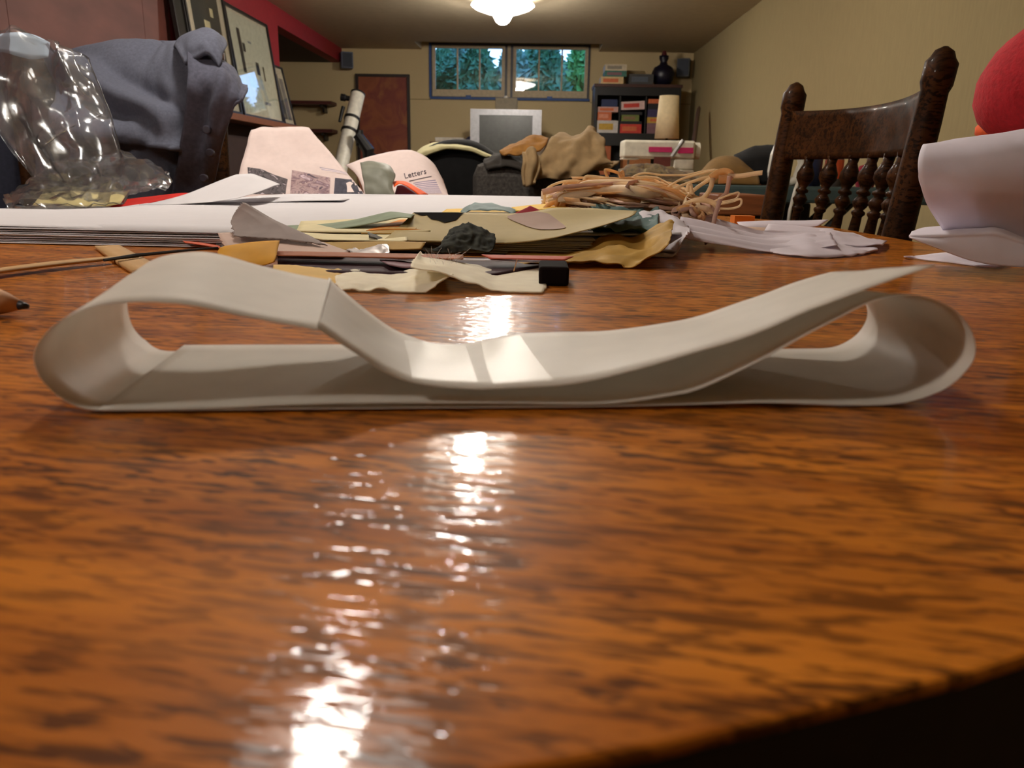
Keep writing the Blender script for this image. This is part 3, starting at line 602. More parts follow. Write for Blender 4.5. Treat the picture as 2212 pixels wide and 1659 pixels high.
T(S('paper_scrap', [(1.57, [(848, 392), (862, 391), (878, 393), (900, 405), (925, 420)]), (1.52, [(851, 404), (862, 397), (874, 400), (890, 410), (908, 424)])], paper('orange card', (240, 92, 24), .1), None, (16, 6), .001), 'orange card strip in front of the newspaper heading', 'card')
T(S('paper_scrap', [(1.56, [(858, 402), (870, 400), (885, 408), (905, 420)]), (1.53, [(850, 428), (866, 428), (880, 428), (900, 430)])], paper('lilac paper', (168, 150, 190), .2), None, (10, 6), .001), 'small lilac paper tucked under the orange card strip', 'paper')

# ---- clear plastic bag
bagm = film('clear plastic film', .14, .12, (.98, .99, 1), .9, .032)
bg_ = root('plastic_bag', (-.75, 1.36, .012)); T(bg_, 'crumpled clear plastic bag standing on the left end of the white stack', 'bag')
def cr_(u, v): return .010*math.sin(u*7+v*2)+.008*math.sin(u*15-v*3+1)
S('bag_wall', [(1.42, [(-40, 78), (0, 62), (40, 57), (100, 84), (125, 110), (165, 108), (190, 120)]),
               (1.38, [(-40, 150), (0, 140), (50, 140), (110, 170), (150, 180), (185, 190), (215, 190)]),
               (1.34, [(-30, 230), (10, 220), (70, 230), (125, 245), (170, 255), (205, 260), (232, 250)]),
               (1.33, [(10, 310), (50, 300), (100, 310), (145, 320), (190, 325), (225, 325), (248, 315)]),
               (1.34, [(75, 380), (110, 375), (140, 380), (170, 380), (205, 380), (240, 380), (262, 370)]),
               (1.35, [(100, 420), (130, 420), (160, 422), (185, 422), (215, 422), (250, 418), (285, 410)])], bagm, bg_, (40, 40), .0006, (.007, 26), cr_)
S('bag_wall', [(1.50, [(-40, 85), (0, 66), (40, 62), (105, 92), (130, 118), (170, 116), (192, 126)]),
               (1.52, [(-40, 160), (0, 150), (60, 150), (115, 180), (155, 190), (190, 196), (222, 200)]),
               (1.50, [(-25, 240), (20, 235), (80, 240), (130, 250), (175, 260), (215, 265), (240, 260)]),
               (1.48, [(20, 320), (60, 310), (110, 320), (150, 330), (195, 332), (232, 330), (256, 322)]),
               (1.46, [(85, 400), (115, 398), (145, 400), (175, 404), (210, 404), (245, 400), (270, 390)])], bagm, bg_, (26, 26), .0006, (.006, 14))
S('bag_fold', [(1.30, [(125, 108), (150, 110), (165, 140)]), (1.28, [(140, 150), (180, 170), (205, 195)]), (1.27, [(165, 210), (195, 235), (215, 250)]), (1.29, [(75, 300), (90, 320), (60, 300)])], bagm, bg_, (12, 20), .0006, (.008, 22))
S('bag_base', [(1.45, [(70, 392), (130, 352), (200, 345), (250, 330), (262, 326), (300, 342), (345, 365), (366, 385)]),
               (1.36, [(40, 410), (110, 385), (190, 378), (250, 362), (285, 352), (325, 362), (355, 380), (369, 395)]),
               (1.28, [(15, 428), (90, 410), (180, 404), (240, 398), (280, 388), (320, 382), (350, 388), (368, 400)]),
               (1.22, [(8, 434), (60, 426), (130, 424), (200, 424), (260, 418), (310, 406), (345, 402), (362, 408)]),
               (1.20, [(18, 441), (70, 444), (130, 446), (200, 446), (260, 436), (310, 422), (340, 414), (356, 412)])], bagm, bg_, (44, 26), .0006, (.012, 26))
S('bag_label', [(1.44, [(-40, 92), (0, 74), (40, 70), (76, 76), (108, 92)]), (1.42, [(-40, 128), (0, 112), (40, 122), (70, 128), (104, 124)])], paper('pale blue header card', (176, 190, 206), .2), bg_, (12, 6), .001)
T(S('plastic_sleeve', [(1.22, [(-60, 462), (0, 452), (60, 444), (150, 442), (230, 448), (275, 452)]), (1.10, [(-60, 472), (0, 470), (80, 470), (160, 468), (200, 466), (240, 458)])], film('cloudy plastic sleeve', .15, .15, (.92, .9, .86), 1, .12), None, (24, 10), .0008, (.004, 30)), 'flat clear plastic sleeve under the bag at the left edge', 'plastic sleeve')
T(S('paper_scrap', [(1.26, [(140, 452), (200, 450), (255, 452)]), (1.16, [(150, 464), (205, 465), (235, 462)])], paper('brown card', (112, 72, 56), .05), None, (10, 5), .001), 'brown card edge showing under the plastic at the left of the stack', 'card')

# ---- coloured scraps lying over the front of the stack
def scrap(label, cat, rows, m, n=(26, 10), thick=.0007, crumple=None, zmin=.0012, **k):
    return T(S('paper_scrap', rows, m, None, n, thick, crumple, k.pop('disp', None), k.pop('lin', (False, False)), zmin, k.pop('smooth', True), k.pop('ragged', 0)), label, cat)
P_ = paper
scrap('pale cream paper strip lying on the stack under the grey green strip', 'paper', [(.92, [(650, 478), (760, 474), (850, 470), (930, 466)]), (.79, [(640, 500), (750, 502), (840, 502), (930, 500)])], P_('pale cream paper', (232, 220, 176), .2))
scrap('yellow paper lying behind the big tan sheet, left part', 'paper', [(1.06, [(965, 452), (1000, 451), (1060, 451), (1120, 452)]), (.98, [(950, 462), (1010, 464), (1060, 465), (1120, 466)])], P_('yellow paper', (232, 190, 72), .15))
scrap('yellow paper strip behind the red card, running right under the raffia', 'paper', [(1.08, [(1105, 448), (1160, 442), (1220, 440), (1262, 446)]), (.99, [(1115, 456), (1170, 453), (1210, 449), (1240, 452)])], P_('yellow paper', (232, 190, 72), .15))
scrap('orange paper corner between the grey green strip and the tan sheet', 'paper', [(.89, [(848, 478), (870, 475), (900, 474), (925, 474)]), (.80, [(790, 499), (830, 496), (870, 496), (915, 497)])], P_('orange paper', (236, 146, 40), .15))
scrap('ochre paper edge below the orange corner', 'paper', [(.81, [(790, 498), (840, 492), (900, 492)]), (.785, [(780, 504), (840, 505), (900, 505)])], P_('ochre paper', (182, 146, 74), .15))
scrap('grey green paper strip curving over the white stack', 'paper', [(.87, [(612, 488), (655, 486), (700, 484), (760, 476), (830, 460), (852, 458), (895, 464)]), (.845, [(625, 494), (665, 492), (710, 489), (770, 482), (830, 468), (858, 464), (890, 468)]), (.82, [(640, 498), (675, 498), (715, 496), (775, 488), (835, 476), (866, 470), (888, 471)])], P_('grey green strip paper', (142, 156, 132), .2, var=.12), (34, 8))
scrap('bluish grey crumpled scrap behind the tan sheet', 'paper', [(1.02, [(995, 458), (1010, 445), (1038, 437), (1080, 443), (1120, 454)]), (.97, [(1000, 464), (1020, 454), (1050, 455), (1085, 456), (1110, 462)])], P_('blue grey paper', (140, 158, 158), .2, var=.15), (18, 8), crumple=(.002, 60))
tan = scrap('big tan sheet arched across the stack with a burnt black spot', 'paper', [(.88, [(893, 460), (950, 460), (1010, 460), (1070, 461), (1120, 461), (1160, 456), (1200, 449), (1270, 450), (1330, 454), (1376, 456)]),
      (.83, [(868, 485), (940, 484), (1010, 484), (1080, 485), (1140, 486), (1200, 482), (1250, 476), (1290, 472), (1335, 466), (1374, 459)]),
      (.775, [(842, 508), (930, 508), (1010, 510), (1080, 511), (1140, 510), (1200, 504), (1245, 497), (1290, 486), (1330, 475), (1370, 463)]),
      (.755, [(826, 520), (920, 521), (1010, 524), (1080, 526), (1140, 522), (1195, 514), (1240, 503), (1285, 492), (1325, 480), (1362, 468)])], P_('tan parchment', (194, 176, 128), .3, var=.05), (44, 18))
decal('burnt_spot', tan, [[(893, 461), (905, 461), (918, 461), (930, 461), (945, 461), (960, 461), (975, 461), (990, 461), (1004, 462)], [(896, 463), (908, 465), (919, 464), (931, 468), (944, 466), (960, 468), (976, 466), (989, 468), (999, 464)], [(900, 464), (912, 468), (921, 466), (932, 476), (944, 477), (960, 483), (975, 480), (986, 477), (994, 468)]], mat('burnt black', (10, 8, 7), 1, spec=.05), (44, 16))
decal('mauve_patch', tan, [[(1118, 463), (1160, 459), (1185, 463), (1205, 478)], [(1096, 472), (1140, 478), (1190, 484), (1222, 492)], [(1140, 492), (1165, 498), (1195, 498), (1215, 496)]], P_('mauve show-through on parchment', (168, 140, 126), .2), (18, 12))  # mauve painted on for the red card showing through the translucent sheet
scrap('dark red card corner peeking out above the tan sheet', 'card', [(.94, [(1140, 448), (1145, 445), (1150, 447)]), (.93, [(1105, 464), (1145, 465), (1180, 460)])], P_('dark red card', (150, 24, 40), .05), (14, 8))
scrap('teal crumpled tissue at the right end of the tan sheet', 'tissue', [(.98, [(1275, 445), (1320, 448), (1360, 452), (1395, 455), (1424, 448)]), (.92, [(1300, 470), (1340, 466), (1370, 470), (1400, 466), (1424, 462)]), (.80, [(1270, 500), (1310, 496), (1350, 500), (1395, 500), (1420, 490)])], P_('teal tissue', (84, 108, 106), .2, var=.25), (30, 18), crumple=(.007, 40), zmin=.016)
scrap('white crumpled tissue edge sticking out at the stack right corner', 'tissue', [(.92, [(1380, 460), (1420, 456), (1452, 462), (1470, 475)]), (.84, [(1400, 500), (1430, 495), (1465, 492), (1490, 498)]), (.765, [(1398, 548), (1425, 560), (1450, 552), (1484, 512)])], P_('white tissue', (226, 220, 226), .3), (22, 18), crumple=(.005, 50))
scrap('black green crumpled paper standing in front of the tan sheet', 'paper', [(.755, [(962, 512), (975, 495), (1000, 484), (1016, 482), (1040, 492), (1068, 506)]), (.74, [(955, 522), (975, 512), (1000, 504), (1022, 506), (1045, 512), (1070, 524)]), (.73, [(945, 534), (970, 530), (1000, 526), (1025, 530), (1045, 534), (1064, 540)]), (.725, [(930, 542), (960, 546), (990, 545), (1020, 540), (1045, 545), (1056, 546)])], P_('black green paper', (50, 52, 46), .05, .85, .8, 140), (44, 28), crumple=(.0013, 130), ragged=.5)
scrap('dark grey twisted paper tail left of the black green crumple', 'paper', [(.77, [(794, 503), (830, 515), (860, 524), (900, 528), (950, 532)]), (.75, [(798, 510), (828, 524), (862, 535), (900, 540), (950, 545)])], P_('dark grey paper', (84, 78, 66), .1, var=.3), (26, 6), crumple=(.002, 60))
scrap('grey mauve torn sheet peaking up at the left of the stack', 'paper', [(.76, [(502, 470), (506, 462), (515, 448), (525, 438), (531, 439), (545, 448)]), (.74, [(499, 482), (520, 475), (545, 466), (570, 467), (590, 474), (602, 482)]), (.72, [(503, 496), (540, 492), (575, 492), (610, 492), (640, 498), (665, 508)]), (.70, [(505, 510), (550, 514), (590, 516), (630, 520), (670, 525), (706, 530)])], P_('grey mauve paper', (158, 144, 140), .2, var=.12), (46, 26), ragged=1.2, lin=(True, False))
scrap('dusty pink torn sheet at the front left of the stack', 'paper', [(.735, [(470, 504), (500, 503), (560, 510), (640, 514), (700, 524), (760, 538)]), (.70, [(478, 520), (540, 526), (600, 526), (660, 532), (710, 538), (750, 546)]), (.67, [(490, 538), (550, 545), (600, 545), (650, 546), (700, 548), (740, 552)])], P_('dusty pink paper', (206, 178, 164), .2, var=.08), (30, 12), ragged=.4)
scrap('pale yellow sheet edge under the grey mauve peak', 'paper', [(.785, [(640, 502), (720, 506), (800, 507), (880, 507)]), (.74, [(700, 526), (760, 528), (830, 526), (880, 520)])], P_('pale cream paper', (232, 220, 176), .2), zmin=.013)
scrap('tan folded edge in front of the pale yellow sheet', 'paper', [(.735, [(700, 524), (760, 523), (850, 522), (920, 524)]), (.715, [(705, 538), (770, 541), (850, 540), (910, 538)])], P_('ochre paper', (182, 146, 74), .15))
scrap('silver grey crinkled foil between the pink sheet and the dark tail', 'foil', [(.72, [(745, 540), (790, 534), (830, 529), (840, 534)]), (.69, [(770, 550), (800, 556), (820, 554), (842, 546)])], mat('silver crinkled paper', (186, 178, 176), .35, .3, .3, 60), (20, 8), crumple=(.002, 90))
scrap('mustard yellow curled paper behind the ribbon loop', 'paper', [(.655, [(470, 546), (480, 534), (520, 527), (560, 522), (604, 520)]), (.64, [(472, 550), (492, 540), (530, 536), (565, 536), (600, 538)]), (.625, [(476, 556), (500, 556), (540, 562), (570, 560), (596, 556)]), (.62, [(462, 556), (495, 566), (530, 574), (565, 574), (592, 566)])], P_('mustard paper', (222, 166, 58), .25, var=.08), (26, 16))
scrap('orange pink paper edge at the front left under the stack', 'paper', [(.80, [(392, 518), (430, 520), (470, 526)]), (.755, [(400, 524), (440, 530), (478, 537)])], P_('salmon paper', (222, 112, 84), .15), (12, 6))
scrap('yellow torn sheet lying under the cream cotton paper', 'paper', [(.60, [(590, 573), (650, 575), (720, 582), (780, 590)]), (.555, [(590, 594), (650, 598), (720, 604), (790, 614)]), (.53, [(600, 608), (660, 612), (720, 618), (775, 622)])], P_('soft yellow paper', (226, 188, 110), .2, var=.08), (26, 10), ragged=.4, crumple=(.001, 60))
scrap('rust brown paper edge over the dark maroon card', 'paper', [(.665, [(600, 552), (700, 551), (800, 556), (900, 560), (1000, 562)]), (.63, [(600, 557), (700, 561), (800, 566), (900, 564), (1000, 565)])], P_('rust paper', (156, 92, 58), .1, var=.15), (26, 6), zmin=.009, ragged=.3)
scrap('dark maroon card lying flat behind the cream papers', 'card', [(.70, [(600, 560), (760, 560), (900, 560), (1060, 560), (1235, 575)]), (.585, [(600, 584), (760, 598), (850, 606), (950, 606), (1060, 604)])], P_('maroon card', (54, 24, 32), .05), (24, 8), .003)
scrap('white thin strip edge running across the maroon card', 'paper', [(.635, [(820, 560), (900, 558), (1000, 559), (1080, 561), (1170, 566)]), (.63, [(820, 563), (900, 561), (1000, 562), (1080, 564), (1165, 569)])], P_('white tissue', (226, 220, 226), .3), (20, 3), zmin=.008)
scrap('orange red paper end with a curled tip above the black block', 'paper', [(.66, [(1040, 560), (1100, 562), (1160, 570), (1238, 573)]), (.63, [(1060, 566), (1120, 574), (1180, 582), (1220, 578)])], P_('red orange paper', (176, 72, 46), .1), (18, 6), zmin=.010)
scrap('mauve fold of paper under the furry cream paper', 'paper', [(.64, [(820, 562), (860, 563), (890, 568)]), (.60, [(840, 572), (870, 578), (900, 578)])], P_('mauve paper', (142, 108, 116), .15), (12, 6))
bb = MB(); a0 = PZ(1182, 618, 0); a1 = PZ(1228, 617, 0)
MB().box((a0[0]-.006, a0[1], .0), (a1[0], a0[1]+.045, .0135)).out('block', mat('black brown wood', (18, 10, 9), .9, spec=.1), bevel=.002)
T(bpy.data.objects['block'], 'small black brown wooden block at the right end of the papers', 'block')
cot = P_('cream cotton paper', (252, 244, 224), .3, .9, .05, 70, .1)
scrap('cream cotton paper with torn furry edges, left of the pair', 'paper', [(.605, [(735, 590), (765, 582), (800, 586), (850, 590), (888, 582), (930, 578), (958, 580)]), (.555, [(725, 600), (770, 600), (810, 602), (860, 602), (905, 596), (945, 590), (972, 592)]), (.52, [(725, 612), (765, 612), (800, 616), (850, 620), (895, 616), (935, 606), (978, 594)]), (.500, [(735, 629), (765, 624), (788, 632), (815, 622), (860, 635), (890, 638), (940, 618)])], cot, (46, 22), ragged=.6, crumple=(.0016, 50))
scrap('cream cotton paper twisted and folded, right of the pair', 'paper', [(.66, [(906, 544), (912, 550), (930, 556), (950, 556), (985, 566), (1040, 572), (1110, 588), (1160, 592)]), (.60, [(898, 556), (915, 566), (945, 566), (975, 572), (1010, 578), (1060, 590), (1120, 602), (1175, 604)]), (.545, [(890, 566), (920, 574), (955, 580), (990, 590), (1030, 604), (1070, 616), (1125, 622), (1180, 622)]), (.51, [(888, 574), (930, 582), (965, 592), (1000, 604), (1040, 618), (1085, 632), (1130, 638), (1172, 640)])], cot, (46, 24), ragged=.4, crumple=(.0014, 45))
fz = MB(); rr = random.Random(5)
for i in range(18):
    q = PZ(930+rr.random()*60, 556+rr.random()*16, .018); d = np.array([rr.gauss(0, .004), rr.gauss(0, .003), .003+rr.random()*.007]); fz.tube([q, q+d*.6, q+d+np.array([rr.gauss(0, .002), 0, 0])], [.0001, .00009, .00006], 4)
fo_ = fz.out('paper_fibres', mat('white cotton fibre', (255, 252, 244), .9)); fo_['kind'] = 'stuff'; T(fo_, 'fine loose fibres on the torn edge of the cream cotton paper', 'fibre')
scrap('brown parchment with a ruffled edge at the front right of the stack', 'paper', [(.80, [(1100, 555), (1160, 550), (1235, 545), (1285, 522), (1300, 514), (1335, 508), (1362, 516), (1400, 500), (1440, 478), (1455, 482)]),
      (.745, [(1092, 562), (1160, 558), (1240, 552), (1300, 535), (1330, 528), (1360, 534), (1390, 528), (1420, 510), (1440, 500), (1452, 496)]),
      (.70, [(1100, 566), (1170, 566), (1240, 565), (1300, 556), (1335, 552), (1370, 552), (1395, 548), (1420, 534), (1440, 520), (1450, 512)]),
      (.665, [(1120, 568), (1180, 570), (1250, 567), (1310, 566), (1340, 572), (1352, 584), (1375, 576), (1395, 560), (1420, 548), (1445, 532)])], P_('brown parchment', (186, 148, 72), .25, .7, .18, 40, .2), (54, 24), crumple=(.0035, 36), ragged=.3)
hair_ = MB().tube([PZ(1110, 585, .012), PZ(1113, 575, .016), PZ(1117, 560, .026)], [.0004, .0004, .0003], 5).out('splinter', woodlight); T(hair_, 'thin pale splinter sticking up from the cream cotton paper', 'splinter')
# kraft strips and string at the left
kr = P_('kraft cardboard', (186, 148, 100), .02)
scrap('long narrow kraft strip running in from the left edge', 'card strip', [(('z', .0045), [(-90, 594), (0, 581), (120, 566), (240, 556), (300, 550)]), (('z', .0042), [(-90, 602), (0, 588), (120, 573), (240, 560), (300, 554)])], kr, (30, 3), .0018, zmin=.002, lin=(False, True))
scrap('short kraft strip lying crossways under the long one', 'card strip', [(('z', .002), [(205, 534), (258, 532)]), (('z', .002), [(250, 566), (306, 558)]), (('z', .002), [(290, 590), (345, 578)])], kr, (4, 14), .0028, lin=(True, True))
MB().tube([PZ(225, 562, .006), PZ(290, 552, .006), PZ(380, 543, .005), PZ(470, 535, .004)], [.0012, .0016, .0013, .001], 6).out('cord', mat('black cord', (22, 18, 20), .7)); T(bpy.data.objects['cord'], 'thin black cord lying along the kraft strips', 'cord')
# pencil
pc = root('pencil', tuple(PZ(20, 668, 0))); T(pc, 'thick wooden pencil with a blunt dark point at the left edge', 'pencil')
t_ = PZ(62, 668, .004); ax = (PZ(-60, 640, .010)-t_); ax[2] = 0; ax /= np.linalg.norm(ax); t0 = np.array(t_); t0[2] = .0055
cA = t0+ax*.0045; cB = t0+ax*.0185; cC = t0+ax*.16; cB[2] = .0078; cC[2] = .0078; cA[2] = .006
MB().tube([t0, cA], [.0012, .0026], 10).out('lead', mat('pencil lead', (30, 28, 32), .4, .2), pc, smooth=True)
MB().tube([cA, cA+(cB-cA)*.5, cB], [.0026, .0055, .0076], 14).out('sharpened_wood', mat('sharpened cedar', (186, 140, 100), .7, var=.15, scale=60), pc, smooth=True)
MB().tube([cB, cC], [.0077, .0077], 6).out('shaft', mat('mustard pencil paint', (206, 140, 40), .35), pc)

# ---- raffia bundle with its knot
raf = root('raffia_bundle', (.16, 1.08, .03)); T(raf, 'bundle of golden raffia ribbon tied in a knot on top of the papers', 'raffia')
rmats = [P_('raffia gold', (240, 202, 150), .45, .4, .12, 60), P_('raffia pale', (246, 226, 194), .45, .4, .1, 60), P_('raffia mauve', (224, 190, 172), .3, .45, .1, 60)]
rr = random.Random(11); mbs = [MB(), MB(), MB()]; kn = P(1500, 452, .98)
for i in range(300):
    d = 1.0+rr.random()*.24; h_ = rr.random(); xl = 1168+rr.random()*120; k = rr.random()
    ytop = 398+56*k+rr.gauss(0, 5); 
    pts = [P(1500+rr.gauss(0, 14), 452+rr.gauss(0, 10), .98+rr.random()*.05), P(1410+rr.gauss(0, 24), ytop+4+rr.gauss(0, 6), d-.03), P(1320+rr.gauss(0, 20), ytop+rr.gauss(0, 6), d),
           P(1240+rr.gauss(0, 15), ytop+5+rr.gauss(0, 6), d), P(xl, min(455, ytop+12+rr.random()*18), d)]
    if rr.random() < .35: pts.append(P(xl+20+rr.random()*60, min(458, ytop+28), d-.04))
    q = crom(pts, 16); q[:, 2] = np.maximum(q[:, 2], .026)
    w = .004+.009*rr.random()**2; tw = rr.random()*6.28
    mbs[rr.choice((0, 0, 1, 1, 2))].strip(q, [w*(.35+.65*abs(math.sin(tw+a*.35))) for a in range(16)], (math.cos(tw), .6, math.sin(tw)))
for k in range(3):
    o = mbs[k].out('strands', rmats[k], raf, smooth=True, thick=.0004); o['kind'] = 'stuff'
wide = S('wide_strand', [(1.06, [(1250, 418), (1300, 412), (1360, 420), (1420, 432), (1470, 445)]), (1.03, [(1265, 430), (1320, 428), (1370, 438), (1420, 446), (1465, 452)])], rmats[2], raf, (22, 6), .0005)
wide = S('wide_strand', [(1.10, [(1390, 412), (1410, 396), (1440, 392), (1470, 400)]), (1.06, [(1400, 425), (1425, 412), (1450, 412), (1475, 418)])], rmats[0], raf, (16, 6), .0005)
def rstrip(pts, Y, w, m=1, n=26, side=(0, .9, .4)):
    q = crom([P(a, b, Y+(c if len(r_) > 2 else 0)) for r_ in pts for a, b, c in [tuple(r_)+(0,) if len(r_) == 2 else r_]], n)
    MB().strip(q, w, side).out('strand', rmats[m], raf, smooth=True, thick=.0005)
rstrip([(1175, 440), (1180, 410), (1210, 394), (1245, 391), (1262, 404)], 1.05, .0035, 1)
rstrip([(1262, 404), (1264, 384), (1280, 382), (1310, 386), (1350, 392)], 1.06, .005, 1)
rstrip([(1320, 400), (1308, 372), (1312, 367), (1340, 376), (1345, 390)], 1.08, .004, 0)
rstrip([(1345, 390), (1338, 378), (1345, 370), (1348, 382)], 1.08, .003, 0)
rstrip([(1355, 398), (1368, 382), (1392, 374), (1430, 378), (1480, 378), (1510, 372), (1545, 366)], 1.06, .0028, 1, 34)
rstrip([(1440, 406), (1470, 388), (1510, 376), (1545, 368), (1560, 370)], 1.04, .003, 1)
rstrip([(1448, 412), (1480, 398), (1515, 386), (1540, 381)], 1.03, .004, 1)
rstrip([(1480, 430), (1500, 410), (1525, 392), (1545, 380)], 1.01, .005, 1)
rstrip([(1500, 436), (1522, 425), (1535, 405), (1540, 384)], 1.0, .006, 1)
rstrip([(1535, 386), (1550, 376), (1565, 372), (1577, 378), (1570, 386), (1552, 388)], 1.0, .011, 0, 30)
rstrip([(1572, 380), (1600, 380), (1630, 375), (1647, 373)], 1.0, .006, 1)
rstrip([(1576, 380), (1573, 400), (1568, 418), (1556, 430), (1545, 450)], .99, .0055, 2)
rstrip([(1540, 436), (1565, 425), (1592, 416), (1596, 420), (1588, 430), (1560, 436)], .98, .0022, 1, 30)
rstrip([(1550, 442), (1580, 436), (1598, 430), (1602, 436), (1596, 446), (1575, 451), (1545, 450)], .97, .0026, 1, 34)
rstrip([(1556, 430), (1548, 455), (1542, 480), (1540, 510), (1537, 524)], .93, .0052, 2, 26)
rstrip([(1546, 520), (1532, 522), (1522, 527)], .92, .003, 2, 8)
rstrip([(1485, 415), (1486, 402), (1492, 400), (1494, 415), (1500, 425)], 1.0, .0045, 1)
rk = random.Random(21)
for a in range(22):
    cx0, cy0 = 1500+rk.gauss(0, 10), 458+rk.gauss(0, 8); ph_ = rk.random()*6.28; rx, ry = 14+rk.random()*22, 8+rk.random()*16
    rstrip([(cx0+rx*math.cos(ph_+t*.9), cy0+ry*math.sin(ph_+t*.9), -.03*math.sin(t*.8)) for t in range(6)], .965+rk.random()*.02, .004+.006*rk.random(), rk.choice((0, 1, 2)), 18)

# ---- white crinkled tissue fanning out to the right
tis = P_('white crinkled tissue', (226, 218, 226), .3, .7, .03, 60, .15)
wt = root('tissue_paper', (.25, .92, 0)); T(wt, 'white crinkled tissue paper fanning out right from the raffia knot', 'tissue')
S('tissue_fan', [(.98, [(1480, 452), (1520, 462), (1580, 480), (1640, 498), (1700, 502), (1740, 500), (1790, 502)]),
                 (.93, [(1470, 470), (1520, 480), (1580, 496), (1640, 510), (1700, 512), (1745, 508), (1795, 505)]),
                 (.87, [(1466, 490), (1520, 500), (1580, 512), (1640, 522), (1700, 526), (1750, 520), (1800, 516)]),
                 (.83, [(1464, 506), (1520, 516), (1580, 526), (1640, 538), (1700, 545), (1760, 538), (1810, 530)])], tis, wt, (46, 26), .0008, None, lambda u, v: .0035*math.sin(v*26+u*3)*(1-u*.7), zmin=.001)
S('tissue_leaf', [(1.0, [(1760, 504), (1785, 494), (1820, 500), (1870, 512), (1916, 521)]), (.92, [(1770, 520), (1800, 512), (1840, 517), (1880, 522), (1910, 526)]), (.88, [(1800, 532), (1830, 530), (1860, 530), (1885, 531), (1900, 531)])], tis, wt, (24, 12), .0008, (.002, 30), zmin=.001)
S('tissue_leaf', [(.92, [(1630, 520), (1680, 514), (1740, 506), (1780, 516), (1830, 528), (1890, 536)]), (.86, [(1640, 532), (1700, 530), (1750, 522), (1800, 530), (1850, 538), (1896, 539)]), (('z', .0015), [(1660, 544), (1712, 553), (1760, 556), (1820, 554), (1860, 550), (1895, 542)])], tis, wt, (30, 14), .0008, (.0025, 26), zmin=.001)
S('tissue_leaf', [(1.04, [(1660, 484), (1720, 488), (1760, 492), (1802, 494)]), (.96, [(1650, 500), (1710, 504), (1760, 504), (1795, 502)])], tis, wt, (18, 6), .0008, zmin=.001)
T(S('paper_sheet', [(1.24, [(1592, 480), (1660, 477), (1730, 477), (1789, 475)]), (1.20, [(1600, 487), (1660, 484), (1725, 484), (1778, 482)]), (1.19, [(1635, 496), (1680, 496), (1730, 494), (1768, 488)])], tis, None, (22, 8), .001, zmin=.002), 'folded white paper lying at the back right by the carved chair', 'paper')
T(S('paper_sheet', [(1.16, [(1600, 490), (1650, 492), (1700, 494), (1740, 492)]), (1.10, [(1610, 500), (1660, 500), (1710, 502), (1740, 498)])], P_('buff paper', (196, 166, 146), .2), None, (14, 5), .0008, zmin=.001), 'buff paper under the folded white paper at the back right', 'paper')
ob = PZ(1548, 478, .0); MB().box((ob[0]-.006, 1.30, 0), (ob[0]+.026, 1.33, .017)).out('block', mat('orange wood', (214, 116, 30), .5)); T(bpy.data.objects['block.001'], 'small orange block behind the raffia tails', 'block')
# ---- curled white papers at the right
wc = P_('white bag paper', (238, 234, 244), .25, .6, .03, 40, .08)
T(S('paper_sheet', [(.75, [(2030, 480), (2110, 480), (2220, 480), (2290, 480)]), (.76, [(2000, 370), (2100, 352), (2205, 332), (2260, 325)]), (.735, [(1999, 320), (2100, 303), (2205, 284), (2250, 278)]), (.715, [(1993, 314), (2095, 301), (2200, 286), (2262, 280)]), (.695, [(1986, 332), (2092, 322), (2208, 308), (2270, 300)]), (.685, [(1984, 365), (2095, 360), (2214, 352), (2275, 345)]), (.685, [(1990, 405), (2095, 402), (2217, 396), (2280, 390)]), (.695, [(2004, 445), (2100, 445), (2220, 440), (2285, 436)]), (.715, [(2034, 492), (2112, 500), (2222, 505), (2290, 508)]), (.72, [(2045, 520), (2120, 530), (2222, 535), (2290, 538)])], wc, None, (26, 44), .0008, (.0015, 16), lambda u, v: .0016*math.exp(-((v-.62-.10*u)**2)/.0006)*(1-u)), 'tall white paper curled over at the top, standing at the right edge', 'paper')
T(S('paper_sheet', [(.76, [(1970, 502), (2000, 493), (2060, 489), (2120, 487), (2166, 489), (2240, 520)]), (.69, [(1964, 509), (2000, 506), (2060, 503), (2115, 500), (2158, 500), (2240, 530)]), (.682, [(1965, 514), (2010, 516), (2060, 515), (2110, 514), (2156, 516), (2240, 540)]), (.675, [(1975, 519), (2015, 526), (2055, 536), (2100, 540), (2150, 545), (2240, 556)]), (.672, [(2040, 543), (2065, 552), (2095, 562), (2130, 570), (2160, 574), (2240, 580)])], wc, None, (36, 26), .001, (.0012, 20), zmin=.001), 'white paper folded into a flat roll below the tall curled paper', 'paper')
T(S('paper_sheet', [(.80, [(1952, 554), (1990, 552), (2045, 546), (2120, 550), (2240, 556)]), (('z', .0012), [(1953, 555), (1995, 561), (2050, 567), (2110, 575), (2152, 579)]), ], wc, None, (24, 5), .001, zmin=.001), 'flat white paper with a sharp corner lying under the white roll', 'paper')

